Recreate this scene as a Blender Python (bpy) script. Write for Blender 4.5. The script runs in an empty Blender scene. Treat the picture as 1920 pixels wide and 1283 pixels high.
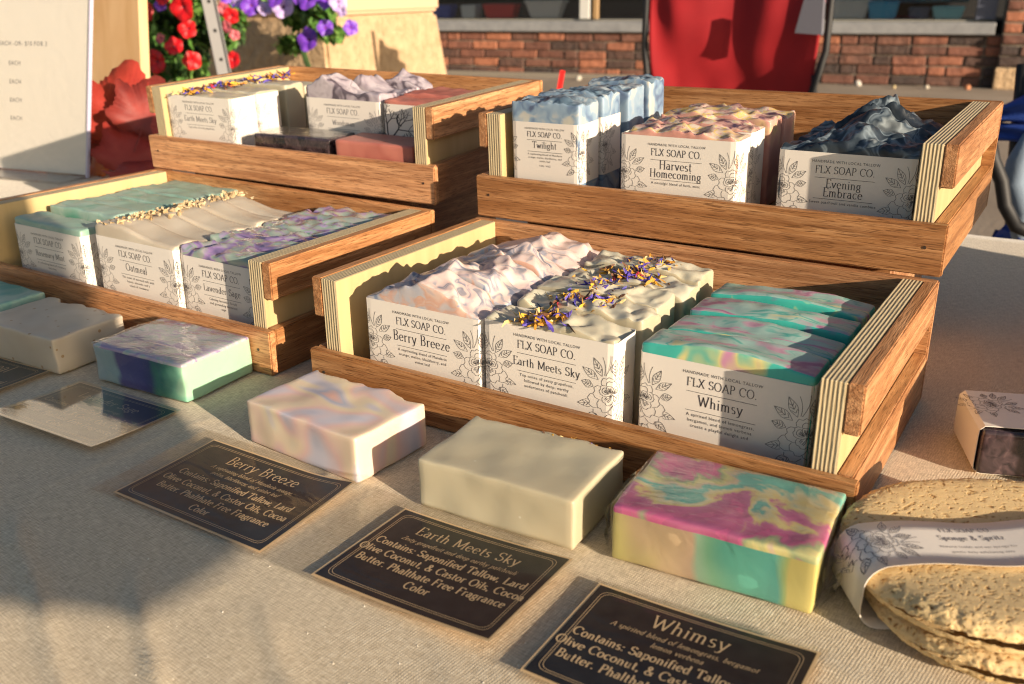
import bpy, bmesh, math, random
from mathutils import Vector, Matrix, noise as mn
from mathutils.geometry import tessellate_polygon
R = math.radians
random.seed(7)
S = bpy.context.scene
COL = S.collection
# ------------------------------------------------------------------ camera
cam_d = bpy.data.cameras.new('camera'); cam = bpy.data.objects.new('camera', cam_d); COL.objects.link(cam); S.camera = cam
CR = [[0.84475210, 0.53502256, -0.01203085], [0.18126123, -0.30720254, -0.93422212], [-0.50352582, 0.78700538, -0.35648884]]
CP = (0.4384668, -0.4294826, 0.2652857)
cam.matrix_world = Matrix(((CR[0][0], -CR[1][0], -CR[2][0], CP[0]), (CR[0][1], -CR[1][1], -CR[2][1], CP[1]),
                           (CR[0][2], -CR[1][2], -CR[2][2], CP[2]), (0, 0, 0, 1)))
cam_d.sensor_width = 36; cam_d.lens = 1758.17 / 1920 * 36
cam_d.clip_start = 0.02; cam_d.clip_end = 200
cam_d.dof.use_dof = True; cam_d.dof.focus_distance = 0.60; cam_d.dof.aperture_fstop = 12.5
# ------------------------------------------------------------------ world + sun
SUN_EL = 13.3; SX, SY = 0.962, -0.273          # direction towards the sun on the ground plane
W = bpy.data.worlds.new('World'); S.world = W; W.use_nodes = True
nt = W.node_tree; sky = nt.nodes.new('ShaderNodeTexSky'); sky.sky_type = 'NISHITA'; sky.sun_disc = False
sky.sun_elevation = R(SUN_EL); sky.sun_rotation = math.atan2(SX, SY)
sky.altitude = 0; sky.air_density = 1.0; sky.dust_density = 1.5
bg = nt.nodes['Background']; nt.links.new(sky.outputs[0], bg.inputs[0]); bg.inputs[1].default_value = 0.068
sun_d = bpy.data.lights.new('sun', 'SUN'); sun_d.energy = 5.0; sun_d.angle = R(0.53); sun_d.color = (1.0, 0.82, 0.62)
sun = bpy.data.objects.new('sun', sun_d); COL.objects.link(sun)
tosun = Vector((SX * math.cos(R(SUN_EL)), SY * math.cos(R(SUN_EL)), math.sin(R(SUN_EL))))
sun.rotation_euler = tosun.to_track_quat('Z', 'Y').to_euler()
S.view_settings.view_transform = 'Standard'; S.view_settings.look = 'None'
S.view_settings.exposure = 0.80; S.view_settings.gamma = 1.0
try: S.cycles.filter_width = 1.1
except Exception: pass
try: S.view_settings.use_curve_mapping = False
except Exception: pass

# ------------------------------------------------------------------ object helpers
def meta(o, label=None, cat=None, group=None, kind=None):
    if label: o['label'] = label
    if cat: o['category'] = cat
    if group: o['group'] = group
    if kind: o['kind'] = kind
    return o
def link_mesh(name, me, parent=None):
    o = bpy.data.objects.new(name, me); COL.objects.link(o)
    if parent is not None: o.parent = parent
    return o
def mesh(name, vs, fs, mats, parent=None, mi=None, smooth=False):
    me = bpy.data.meshes.new(name); me.from_pydata([tuple(v) for v in vs], [], fs)
    for m in (mats if isinstance(mats, (list, tuple)) else [mats]): me.materials.append(m)
    if mi: me.polygons.foreach_set('material_index', mi)
    if smooth: me.polygons.foreach_set('use_smooth', [True] * len(fs))
    me.update()
    return link_mesh(name, me, parent)
def empty(name, M, label=None, cat=None, group=None):
    o = bpy.data.objects.new(name, None); COL.objects.link(o); o.empty_display_size = 0.02
    o.matrix_world = M; return meta(o, label, cat, group)
def T(x, y, z=0, rz=0): return Matrix.Translation((x, y, z)) @ Matrix.Rotation(rz, 4, 'Z')
def box_bm(x0, x1, y0, y1, z0, z1, bev=0.0, seg=1):
    bm = bmesh.new(); bmesh.ops.create_cube(bm, size=1)
    for v in bm.verts:
        v.co = Vector((x0 + (v.co.x + .5) * (x1 - x0), y0 + (v.co.y + .5) * (y1 - y0), z0 + (v.co.z + .5) * (z1 - z0)))
    if bev: bmesh.ops.bevel(bm, geom=bm.edges[:], offset=bev, segments=seg, affect='EDGES')
    return bm
def bm_obj(name, bm, mats, parent=None, fidx=None, smooth=False):
    me = bpy.data.meshes.new(name); bm.normal_update()
    if fidx:
        for f in bm.faces: f.material_index = fidx(f)
    bm.to_mesh(me); bm.free()
    for m in (mats if isinstance(mats, (list, tuple)) else [mats]): me.materials.append(m)
    if smooth: me.polygons.foreach_set('use_smooth', [True] * len(me.polygons))
    return link_mesh(name, me, parent)
def box(name, x0, x1, y0, y1, z0, z1, mat, parent=None, bev=0.0, seg=1):
    return bm_obj(name, box_bm(x0, x1, y0, y1, z0, z1, bev, seg), mat, parent)
def tube(pts, r, n=8, closed=False):
    vs, fs = [], []; P = [Vector(p) for p in pts]; m = len(P); ref = Vector((0, 0, 1))
    for i, p in enumerate(P):
        d = (P[min(i + 1, m - 1)] - P[max(i - 1, 0)]).normalized()
        if abs(d.dot(ref)) > .95: a = d.cross(Vector((1, 0, 0))).normalized()
        else: a = d.cross(ref).normalized()
        b = d.cross(a); rr = r[i] if isinstance(r, (list, tuple)) else r
        for k in range(n): t = 2 * math.pi * k / n; vs.append(p + a * math.cos(t) * rr + b * math.sin(t) * rr)
    for i in range(m - 1):
        for k in range(n): fs.append((i * n + k, i * n + (k + 1) % n, (i + 1) * n + (k + 1) % n, (i + 1) * n + k))
    fs.append(tuple(range(n - 1, -1, -1))); fs.append(tuple((m - 1) * n + k for k in range(n)))
    return vs, fs

# ------------------------------------------------------------------ material helpers
class NB:
    def __init__(s, name):
        s.m = bpy.data.materials.new(name); s.m.use_nodes = True; s.t = s.m.node_tree; s.n = s.t.nodes
        s.b = s.n['Principled BSDF']; s.out = s.n['Material Output']
    def N(s, t, **k):
        x = s.n.new('ShaderNode' + t)
        for a, v in k.items(): setattr(x, a, v)
        return x
    def L(s, a, b): s.t.links.new(a, b)
    def set(s, **k):
        for a, v in k.items():
            i = s.b.inputs[a.replace('_', ' ')]
            if hasattr(v, 'links') or isinstance(v, bpy.types.NodeSocket): s.L(v, i)
            else: i.default_value = v if not isinstance(v, tuple) or len(v) == 4 or a.endswith('Radius') else (*v, 1)
    def co(s, scale=(1, 1, 1), rnd=True, kind='Object', rot=(0, 0, 0)):
        tc = s.N('TexCoord'); mp = s.N('Mapping'); mp.inputs['Scale'].default_value = scale; mp.inputs['Rotation'].default_value = rot
        s.L(tc.outputs[kind], mp.inputs[0])
        if rnd:
            oi = s.N('ObjectInfo'); mu = s.N('MATH' if False else 'Math', operation='MULTIPLY'); mu.inputs[1].default_value = 37.0
            s.L(oi.outputs['Random'], mu.inputs[0]); va = s.N('VectorMath', operation='ADD')
            s.L(mp.outputs[0], va.inputs[0]); s.L(mu.outputs[0], va.inputs[1]); return va.outputs[0]
        return mp.outputs[0]
    def noise(s, v, scale, detail=3, dist=0.0, rough=.5):
        x = s.N('TexNoise'); x.inputs['Scale'].default_value = scale; x.inputs['Detail'].default_value = detail
        x.inputs['Distortion'].default_value = dist; x.inputs['Roughness'].default_value = rough
        s.L(v, x.inputs['Vector']); return x
    def ramp(s, f, stops, interp='LINEAR'):
        r = s.N('ValToRGB'); e = r.color_ramp.elements; r.color_ramp.interpolation = interp
        while len(e) > 1: e.remove(e[-1])
        e[0].position = stops[0][0]; e[0].color = (*stops[0][1], 1)
        for p, c in stops[1:]:
            q = e.new(p); q.color = (*c, 1)
        s.L(f, r.inputs[0]); return r.outputs[0]
    def mix(s, f, a, b, mode='MIX'):
        x = s.N('Mix', data_type='RGBA', blend_type=mode)
        if isinstance(f, (int, float)): x.inputs[0].default_value = f
        else: s.L(f, x.inputs[0])
        for q, i in ((a, 6), (b, 7)):
            if isinstance(q, tuple): x.inputs[i].default_value = (*q, 1)
            else: s.L(q, x.inputs[i])
        return x.outputs[2]
    def math(s, op, a, b=0.0, c=None):
        x = s.N('Math', operation=op)
        for q, i in ((a, 0), (b, 1), (c, 2)):
            if q is None: continue
            if isinstance(q, (int, float)): x.inputs[i].default_value = q
            else: s.L(q, x.inputs[i])
        return x.outputs[0]
    def bump(s, h, strength=.3, dist=.001, prev=None):
        x = s.N('Bump'); x.inputs['Strength'].default_value = strength; x.inputs['Distance'].default_value = dist
        s.L(h, x.inputs['Height'])
        if prev: s.L(prev, x.inputs['Normal'])
        s.L(x.outputs[0], s.b.inputs['Normal']); return x.outputs[0]
def plain(name, col, rough=.5, **k):
    b = NB(name); b.set(Base_Color=col, Roughness=rough, **k); return b.m

def wood(name, axis, tone=1.0, rough=.42):
    b = NB(name); sc = [34.0, 34.0, 34.0]; sc['XYZ'.index(axis)] = 1.6
    v = b.co(tuple(sc)); warp = b.noise(v, .45, 2)
    wv = b.N('VectorMath', operation='MULTIPLY_ADD'); b.L(warp.outputs['Color'], wv.inputs[0]); wv.inputs[1].default_value = (3.2, 3.2, 3.2); b.L(v, wv.inputs[2])
    n1 = b.noise(wv.outputs[0], 1.5, 4, .8, .6); n2 = b.noise(v, 5.5, 4, .2, .65)
    sc2 = [1500.0, 1500.0, 1500.0]; sc2['XYZ'.index(axis)] = 75.0
    v3 = b.co(tuple(sc2)); n3 = b.noise(v3, 1.0, 2, 0.3)
    c = b.ramp(n1.outputs[0], [(.25, (.22 * tone, .088 * tone, .032 * tone)), (.40, (.38 * tone, .178 * tone, .070 * tone)), (.48, (.48 * tone, .245 * tone, .108 * tone)), (.54, (.36 * tone, .165 * tone, .062 * tone)), (.62, (.50 * tone, .265 * tone, .120 * tone)), (.75, (.38 * tone, .175 * tone, .065 * tone))])
    c = b.mix(b.ramp(n2.outputs[0], [(.40, (0, 0, 0)), (.62, (.75, .75, .75))]), c, (.20 * tone, .078 * tone, .025 * tone))
    pore = b.ramp(n3.outputs[0], [(.34, (.15, .15, .15)), (.46, (1, 1, 1))])
    c = b.mix(pore, (.13 * tone, .05 * tone, .016 * tone), c)
    oi = b.N('ObjectInfo'); hv = b.N('HueSaturation'); b.L(c, hv.inputs['Color']); b.L(b.math('MULTIPLY_ADD', oi.outputs['Random'], .38, .86), hv.inputs['Value']); b.L(b.math('MULTIPLY_ADD', oi.outputs['Random'], -.12, 1.06), hv.inputs['Saturation']); c = hv.outputs[0]
    b.set(Base_Color=c, Roughness=rough)
    p = b.bump(n3.outputs[0], .55, .0006); b.bump(n2.outputs[0], .4, .0012, p)
    return b.m
OAKX = wood('oak_along', 'X', 1.12); OAKY = wood('oak_across', 'Y', 1.08); OAKX2 = wood('oak_pale_along', 'X', 1.32); OAKY2 = wood('oak_pale_across', 'Y', 1.15)
def ply_edge():
    b = NB('plywood_edge'); v = b.co((1, 1, 1), False); sx = b.N('SeparateXYZ'); b.L(v, sx.inputs[0])
    n = b.noise(b.co((60, 60, 60)), 1, 2); x = b.math('ADD', sx.outputs[0], b.math('MULTIPLY', b.math('SUBTRACT', n.outputs[0], .5), .0004))
    s_ = b.math('SINE', b.math('MULTIPLY', x, 2 * math.pi / .00217))
    f = b.noise(b.co((900, 120, 120)), 1, 2)
    c = b.ramp(b.math('MULTIPLY_ADD', s_, .42, .5), [(.08, (.36, .28, .16)), (.26, (.46, .38, .23)), (.45, (.56, .47, .29)), (.9, (.60, .52, .34))])
    c = b.mix(b.math('MULTIPLY', f.outputs[0], .5), c, (.36, .24, .11))
    b.set(Base_Color=c, Roughness=.6); p = b.bump(s_, .5, .0003); b.bump(f.outputs[0], .6, .0005, p); return b.m
PLYE = ply_edge()
b = NB('plywood_face'); n = b.noise(b.co((8, 60, 8)), 1.5, 3)
b.set(Base_Color=b.ramp(n.outputs[0], [(.3, (.50, .37, .18)), (.7, (.57, .43, .22))]), Roughness=.45); PLYF = b.m
def swirl(name, stops, scale=9.0, dist=1.6, stretch=(1, 1, 1), rough=.42, sss=.12, warp=2.0, coat=0.0, spk=None, fine=.25):
    scale *= 2.9; b = NB(name); v = b.co(tuple(stretch)); w = b.noise(v, scale * .9, 2)
    wv = b.N('VectorMath', operation='MULTIPLY_ADD'); b.L(w.outputs['Color'], wv.inputs[0]); wv.inputs[1].default_value = (warp / scale,) * 3; b.L(v, wv.inputs[2])
    n = b.noise(wv.outputs[0], scale, 2.0, dist, .45); c = b.ramp(n.outputs[0], stops)
    if spk:
        vo = b.N('TexVoronoi'); vo.inputs['Scale'].default_value = spk[0]; b.L(b.co(), vo.inputs['Vector'])
        f = b.ramp(vo.outputs['Distance'], [(.0, (1, 1, 1)), (spk[2], (1, 1, 1)), (spk[2] + .03, (0, 0, 0))]); c = b.mix(f, c, spk[1])
    b.set(Base_Color=c, Roughness=rough, Subsurface_Weight=sss, Subsurface_Radius=(.006, .004, .003), Subsurface_Scale=1.0, Coat_Weight=coat, Coat_Roughness=.05)
    fn = b.noise(b.co((1, 1, 1)), 260, 3); big = b.noise(b.co((1, 1, 1)), 55, 3)
    p = b.bump(big.outputs[0], fine, .0012); b.bump(fn.outputs[0], fine * .7, .0003, p)
    return b.m
M = {}
M['berry'] = swirl('soap_berry', [(0.32, (0.22, 0.27, 0.38)), (0.42, (0.42, 0.44, 0.5)), (0.5, (0.5, 0.46, 0.46)), (0.56, (0.6, 0.36, 0.27)), (0.62, (0.62, 0.46, 0.38)), (0.72, (0.28, 0.33, 0.44))], 14, 1.0, sss=.2)
M['berry_top'] = swirl('soap_berry_top', [(0.3, (0.16, 0.18, 0.24)), (0.38, (0.42, 0.38, 0.4)), (0.45, (0.66, 0.52, 0.47)), (0.56, (0.66, 0.52, 0.48)), (0.62, (0.56, 0.44, 0.44)), (0.68, (0.26, 0.27, 0.33)), (0.76, (0.6, 0.48, 0.44))], 16, 1.2, sss=.2, rough=.3)
M['earth'] = swirl('soap_earth', [(.3, (.44, .385, .26)), (.7, (.50, .455, .325))], 6, .5, sss=.2, fine=.22, spk=(70, (.56, .53, .42), .035))
M['earth_top'] = swirl('soap_earth_top', [(.3, (0.448, 0.416, 0.312)), (.7, (0.592, 0.560, 0.440))], 9, .6, sss=.15, rough=.3)
M['whim'] = swirl('soap_whimsy', [(.26, (.62, .10, .28)), (.36, (.70, .16, .38)), (.42, (.70, .58, .22)), (.50, (.68, .62, .30)), (.55, (.08, .48, .38)), (.63, (.07, .50, .40)), (.72, (.62, .60, .18)), (.8, (.66, .20, .40))], 11, 1.2, (1, 1.7, 1), coat=.5, rough=.3)
M['whim_top'] = swirl('soap_whimsy_top', [(0.3, (0.34, 0.14, 0.24)), (0.38, (0.46, 0.3, 0.36)), (0.45, (0.28, 0.42, 0.38)), (0.54, (0.33, 0.48, 0.42)), (0.61, (0.06, 0.34, 0.29)), (0.66, (0.36, 0.48, 0.4)), (0.74, (0.52, 0.5, 0.28))], 10, 1.0, (1, 2.6, 1), rough=.3)
M['whim_side'] = swirl('soap_whimsy_side', [(.28, (.55, .25, .40)), (.36, (.62, .58, .25)), (.44, (.06, .46, .38)), (.64, (.05, .42, .36)), (.74, (.25, .12, .28))], 9, .8)
M['twi'] = swirl('soap_twilight', [(0.32, (0.081, 0.11, 0.191)), (0.42, (0.152, 0.227, 0.343)), (0.5, (0.215, 0.308, 0.412)), (0.58, (0.265, 0.357, 0.449)), (0.66, (0.445, 0.462, 0.445)), (0.76, (0.511, 0.499, 0.418))], 13, 1.4, sss=.2)
M['twi_top'] = swirl('soap_twilight_top', [(0.34, (0.026, 0.043, 0.067)), (0.42, (0.104, 0.162, 0.219)), (0.52, (0.198, 0.279, 0.348)), (0.6, (0.375, 0.421, 0.444)), (0.68, (0.112, 0.17, 0.228)), (0.76, (0.358, 0.404, 0.427))], 18, 1.4, (1, 1, 1), rough=.3)
M['harv'] = swirl('soap_harvest', [(.35, (0.527, 0.255, 0.204)), (.55, (0.595, 0.323, 0.255)), (.68, (0.612, 0.425, 0.221)), (.8, (0.255, 0.119, 0.136))], 10, 1.0, sss=.2)
M['harv_top'] = swirl('soap_harvest_top', [(0.32, (0.1, 0.06, 0.1)), (0.39, (0.42, 0.22, 0.2)), (0.46, (0.62, 0.4, 0.33)), (0.54, (0.58, 0.5, 0.4)), (0.6, (0.66, 0.46, 0.13)), (0.66, (0.62, 0.42, 0.3)), (0.74, (0.16, 0.09, 0.13))], 20, 1.2, rough=.3)
M['eve'] = swirl('soap_evening', [(.36, (.012, .017, .024)), (.48, (.03, .042, .055)), (.54, (.16, .20, .23)), (.60, (.035, .05, .065)), (.70, (.20, .23, .24)), (.76, (.02, .025, .03))], 9, 1.6, rough=.34, sss=0, coat=.0, fine=.8)
M['rose'] = swirl('soap_rosemary', [(.35, (0.225, 0.375, 0.300)), (.6, (0.315, 0.435, 0.367)), (.75, (0.105, 0.315, 0.225))], 9, .8, sss=.15)
M['oat'] = swirl('soap_oatmeal', [(.35, (0.504, 0.432, 0.331)), (.7, (0.576, 0.511, 0.410))], 7, .5, sss=.2, spk=(90, (.38, .25, .13), .10))
M['oatp'] = swirl('soap_oatmeal_plain', [(.35, (0.490, 0.420, 0.322)), (.7, (0.560, 0.497, 0.399))], 7, .5, sss=.2, fine=.15)
M['lav'] = swirl('soap_lavender', [(0.32, (0.08, 0.07, 0.16)), (0.42, (0.28, 0.19, 0.38)), (0.5, (0.3, 0.32, 0.29)), (0.6, (0.26, 0.36, 0.3)), (0.68, (0.36, 0.27, 0.46)), (0.78, (0.14, 0.26, 0.2))], 9, 1.2, rough=.25, coat=.6)
M['lavbar'] = swirl('soap_lavender_bar', [(.36, (.34, .48, .44)), (.43, (.12, .10, .28)), (.56, (.09, .08, .24)), (.62, (.22, .50, .36)), (.72, (.52, .66, .52)), (.8, (.42, .34, .52))], 6, .7, rough=.3, sss=.2)
M['lilac'] = swirl('soap_grey_lilac', [(.35, (.10, .08, .10)), (.46, (.34, .29, .33)), (.62, (.46, .41, .44)), (.75, (.14, .11, .14))], 14, 1.0, rough=.45)
M['red'] = swirl('soap_brick_red', [(.35, (.42, .13, .10)), (.7, (.52, .20, .15))], 8, .5, rough=.4)
M['dark'] = swirl('soap_dark', [(.35, (.02, .015, .018)), (.6, (.07, .045, .05)), (.75, (.14, .09, .09))], 30, 1.0, rough=.25, coat=.4, sss=0)
M['rosebar'] = swirl('soap_teal_bar', [(.4, (.10, .36, .32)), (.6, (.36, .52, .44))], 9, .8)
b = NB('label_paper'); n = b.noise(b.co((1, 1, 1)), 500, 2)
b.set(Base_Color=(.76, .71, .64), Roughness=.42, Subsurface_Weight=.0); b.bump(n.outputs[0], .06, .0003); PAPER = b.m
INK = plain('ink_print', (.05, .045, .05), .5)
INKG = plain('ink_print_grey', (.16, .15, .16), .5)

# film: clear plastic, with sharp wrinkles
def film(name, tint=(1, 1, 1), bump=.5, scale=60, ior=1.2):
    b = NB(name); tr = b.N('BsdfTransparent'); tr.inputs[0].default_value = (*tint, 1); gl = b.N('BsdfGlossy'); gl.inputs['Roughness'].default_value = .06
    lw = b.N('LayerWeight'); lw.inputs[0].default_value = .5; mx = b.N('MixShader')
    n = b.noise(b.co((1, 2.5, 1)), scale, 3, .8); bp = b.N('Bump'); bp.inputs['Strength'].default_value = bump; bp.inputs['Distance'].default_value = .002
    b.L(n.outputs[0], bp.inputs['Height']); b.L(bp.outputs[0], gl.inputs['Normal']); b.L(bp.outputs[0], lw.inputs['Normal'])
    f5 = b.math('POWER', lw.outputs['Facing'], 4.0); f5 = b.math('MULTIPLY_ADD', f5, ior, .02); b.L(b.math('MINIMUM', f5, .9), mx.inputs[0]); b.L(tr.outputs[0], mx.inputs[1]); b.L(gl.outputs[0], mx.inputs[2]); b.L(mx.outputs[0], b.out.inputs[0]); return b.m
FILM = film('shrink_wrap_film'); LAMI2 = film('laminate_film_glossy', (.97, .96, .94), .06, 20, 2.6); LAMI = film('laminate_film', (.97, .96, .94), .10, 25, .5)

# ------------------------------------------------------------------ lettering (own stroke alphabet for the serif type, built-in face for the small print)
def arc(cx, cy, rx, ry, a0, a1, n=9):
    n = max(3, int(abs(a1 - a0) / 30) + 1)
    return [(cx + rx * math.cos(R(a0 + (a1 - a0) * i / n)), cy + ry * math.sin(R(a0 + (a1 - a0) * i / n))) for i in range(n + 1)]
def stem(x, y0, y1, s0=1, s1=1):
    o = [[(x, y0), (x, y1)]]
    if s0: o.append([(x - .1, y0), (x + .1, y0)])
    if s1: o.append([(x - .1, y1), (x + (.0 if s1 == 2 else .1), y1)])
    return o
G = {
'F': (.62, stem(.14, 0, 1) + [[(.14, 1), (.58, 1)], [(.58, 1), (.58, .82)], [(.14, .52), (.46, .52)]]),
'L': (.62, stem(.14, 0, 1) + [[(.14, 0), (.58, 0)], [(.58, 0), (.58, .2)]]),
'X': (.74, [[(.08, 1), (.66, 0)], [(.64, 1), (.08, 0)], [(0, 0), (.2, 0)], [(.52, 0), (.74, 0)], [(0, 1), (.2, 1)], [(.54, 1), (.74, 1)]]),
'S': (.58, [arc(.29, .75, .22, .24, 40, 270), arc(.29, .26, .23, .25, 90, -150), [(.46, .98), (.46, .8)], [(.09, .02), (.09, .2)]]),
'O': (.86, [arc(.42, .5, .37, .51, 0, 360)]),
'A': (.76, [[(.04, 0), (.37, 1)], [(.37, 1), (.38, .97), (.70, 0)], [(.17, .36), (.56, .36)], [(-.04, 0), (.16, 0)], [(.58, 0), (.80, 0)]]),
'P': (.62, stem(.14, 0, 1) + [[(.14, 1), (.3, 1)] + arc(.3, .74, .24, .26, 90, -90) + [(.14, .48)]]),
'C': (.76, [arc(.42, .5, .37, .51, 50, 310), [(.68, .95), (.68, .75)]]),
'B': (.66, stem(.14, 0, 1) + [[(.14, 1), (.32, 1)] + arc(.32, .77, .2, .23, 90, -90) + [(.14, .53)], [(.3, .53)] + arc(.32, .265, .25, .265, 90, -90) + [(.14, 0)]]),
'E': (.62, stem(.14, 0, 1) + [[(.14, 1), (.54, 1)], [(.14, .53), (.44, .53)], [(.14, 0), (.56, 0)], [(.56, 0), (.56, .18)], [(.54, 1), (.54, .84)]]),
'M': (.96, stem(.12, 0, 1, 1, 2) + stem(.82, 0, 1, 1, 0) + [[(.12, 1), (.46, .12)], [(.46, .12), (.82, 1)]]),
'W': (1.06, [[(.06, 1), (.30, 0)], [(.30, 0), (.52, .9)], [(.50, .9), (.74, 0)], [(.74, 0), (.98, 1)], [(-.02, 1), (.18, 1)], [(.88, 1), (1.06, 1)]]),
'T': (.70, stem(.35, 0, 1, 1, 0) + [[(.04, 1), (.66, 1)], [(.04, 1), (.04, .82)], [(.66, 1), (.66, .82)]]),
'H': (.82, stem(.14, 0, 1) + stem(.66, 0, 1) + [[(.14, .53), (.66, .53)]]),
'R': (.70, stem(.14, 0, 1) + [[(.14, 1), (.3, 1)] + arc(.3, .76, .22, .24, 90, -90) + [(.14, .52)], [(.34, .52), (.66, 0)], [(.58, 0), (.74, 0)]]),
'Z': (.62, [[(.06, 1), (.56, 1)], [(.56, 1), (.06, 0)], [(.06, 0), (.58, 0)]]),
'a': (.52, [arc(.2, .2, .15, .19, 90, 360), [(.2, .37), (.38, .40)], [(.38, 0), (.38, .42)] + arc(.23, .44, .15, .18, 0, 150)[0:], [(.38, 0), (.48, 0)]]),
'b': (.56, [[(.1, 1), (.1, 0)], [(.02, 1), (.1, 1)], arc(.28, .3, .2, .31, 0, 360)]),
'c': (.48, [arc(.26, .31, .21, .31, 45, 315)]),
'd': (.58, [[(.44, 1), (.44, 0)], [(.34, 1), (.44, 1)], [(.44, 0), (.54, 0)], arc(.25, .3, .19, .31, 0, 360)]),
'e': (.52, [arc(.26, .31, .21, .31, 5, 320), [(.06, .34), (.46, .34)]]),
'f': (.34, [[(.14, 0), (.14, .8)], arc(.30, .8, .16, .2, 180, 60), [(.02, .6), (.32, .6)], [(.04, 0), (.26, 0)]]),
'g': (.54, [arc(.24, .36, .17, .25, 0, 360), arc(.24, -.1, .2, .16, 0, 360), [(.2, .12), (.12, .06), (.22, .03)], [(.38, .56), (.5, .6)]]),
'h': (.60, [[(.12, 1), (.12, 0)], [(.02, 1), (.12, 1)], arc(.28, .40, .16, .21, 180, 0) + [(.44, 0)], [(.04, 0), (.2, 0)], [(.36, 0), (.54, 0)]]),
'i': (.26, [[(.12, .6), (.12, 0)], [(.03, .6), (.12, .6)], [(.04, 0), (.2, 0)], [(.12, .9), (.12, .8)]]),
'k': (.56, [[(.12, 1), (.12, 0)], [(.12, .22), (.42, .6)], [(.22, .34), (.48, 0)], [(.04, 0), (.2, 0)], [(.4, 0), (.56, 0)], [(.34, .6), (.5, .6)]]),
'l': (.26, [[(.12, 1), (.12, 0)], [(.03, 1), (.12, 1)], [(.04, 0), (.2, 0)]]),
'm': (.88, [[(.12, .6), (.12, 0)], [(.02, .6), (.12, .6)], arc(.27, .42, .14, .19, 180, 0) + [(.41, 0)], arc(.56, .42, .14, .19, 180, 0) + [(.70, 0)], [(.04, 0), (.2, 0)], [(.34, 0), (.5, 0)], [(.62, 0), (.8, 0)]]),
'n': (.60, [[(.12, .6), (.12, 0)], [(.02, .6), (.12, .6)], arc(.28, .40, .16, .21, 180, 0) + [(.44, 0)], [(.04, 0), (.2, 0)], [(.36, 0), (.54, 0)]]),
'o': (.56, [arc(.27, .31, .22, .31, 0, 360)]),
'p': (.56, [[(.12, .6), (.12, -.3)], [(.02, .6), (.12, .6)], arc(.30, .3, .19, .31, 0, 360), [(.03, -.3), (.22, -.3)]]),
'r': (.42, [[(.12, .6), (.12, 0)], [(.02, .6), (.12, .6)], arc(.28, .40, .16, .21, 180, 50), [(.04, 0), (.22, 0)]]),
's': (.42, [arc(.20, .46, .14, .15, 45, 270), arc(.20, .15, .15, .16, 90, -140)]),
't': (.36, [[(.15, .85), (.15, .1)] + arc(.26, .12, .11, .12, 190, 300), [(.02, .6), (.32, .6)]]),
'u': (.60, [[(.12, .6), (.12, .2)] + arc(.27, .2, .15, .2, 180, 360) + [(.42, .6)], [(.42, .6), (.42, 0)], [(.02, .6), (.12, .6)], [(.42, 0), (.52, 0)]]),
'v': (.54, [[(.05, .6), (.26, 0)], [(.26, 0), (.46, .6)], [(-.02, .6), (.14, .6)], [(.38, .6), (.54, .6)]]),
'w': (.80, [[(.05, .6), (.23, 0)], [(.23, 0), (.40, .55)], [(.38, .55), (.56, 0)], [(.56, 0), (.74, .6)]]),
'y': (.54, [[(.05, .6), (.26, .02)], [(.48, .6), (.22, -.2), (.1, -.28), (.02, -.24)], [(-.02, .6), (.14, .6)], [(.38, .6), (.54, .6)]]),
'z': (.48, [[(.06, .6), (.42, .6)], [(.42, .6), (.06, 0)], [(.06, 0), (.44, 0)]]),
'.': (.24, [[(.1, .1), (.1, 0)]]), ',': (.24, [[(.12, .1), (.08, -.14)]]), ':': (.26, [[(.12, .12), (.12, 0)], [(.12, .58), (.12, .46)]]),
'&': (.76, [[(.66, .42), (.5, .12)] + arc(.3, .2, .22, .22, -40, -230) + [(.34, .58)] + arc(.3, .8, .13, .18, -40, 220) + [(.66, 0)]]),
'-': (.4, [[(.06, .32), (.32, .32)]]), ' ': (.34, []),
}
def ribbon(poly, thin, thick):
    vs, fs = [], []
    n = len(poly)
    for i, p in enumerate(poly):
        a = poly[max(i - 1, 0)]; c = poly[min(i + 1, n - 1)]
        dx, dy = c[0] - a[0], c[1] - a[1]; l = math.hypot(dx, dy) or 1e-9
        t = .5 * (thin + (thick - thin) * abs(dy) / l); nx, ny = -dy / l, dx / l
        vs += [(p[0] + nx * t, p[1] + ny * t), (p[0] - nx * t, p[1] - ny * t)]
    for i in range(n - 1): fs.append((2 * i, 2 * i + 1, 2 * i + 3, 2 * i + 2))
    return vs, fs
def serif(text, width=None, cap=None, slant=0.0, thin=.05, thick=.13, track=.06):
    x = 0; V, F = [], []
    for ch in text:
        w, st = G.get(ch, G[' '])
        for s in st:
            v, f = ribbon(s, thin, thick); o = len(V)
            V += [(a + x + slant * q, q) for a, q in v]; F += [tuple(i + o for i in g) for g in f]
        x += w + track
    sc = width / x if width else cap
    return [((a - x / 2) * sc, q * sc) for a, q in V], F, sc
_fc = {}
def sans(text, width=None, size=None):
    if text not in _fc:
        cu = bpy.data.curves.new('t', 'FONT'); cu.body = text; cu.resolution_u = 2; cu.space_character = 1.12
        ob = bpy.data.objects.new('t', cu); COL.objects.link(ob)
        me = ob.to_mesh(); _fc[text] = ([(v.co.x, v.co.y) for v in me.vertices], [tuple(p.vertices) for p in me.polygons])
        ob.to_mesh_clear(); bpy.data.objects.remove(ob); bpy.data.curves.remove(cu)
    V, F = _fc[text]; x0 = min(v[0] for v in V); x1 = max(v[0] for v in V); sc = width / (x1 - x0) if width else size
    return [((a - (x0 + x1) / 2) * sc, q * sc) for a, q in V], F, sc
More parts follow.
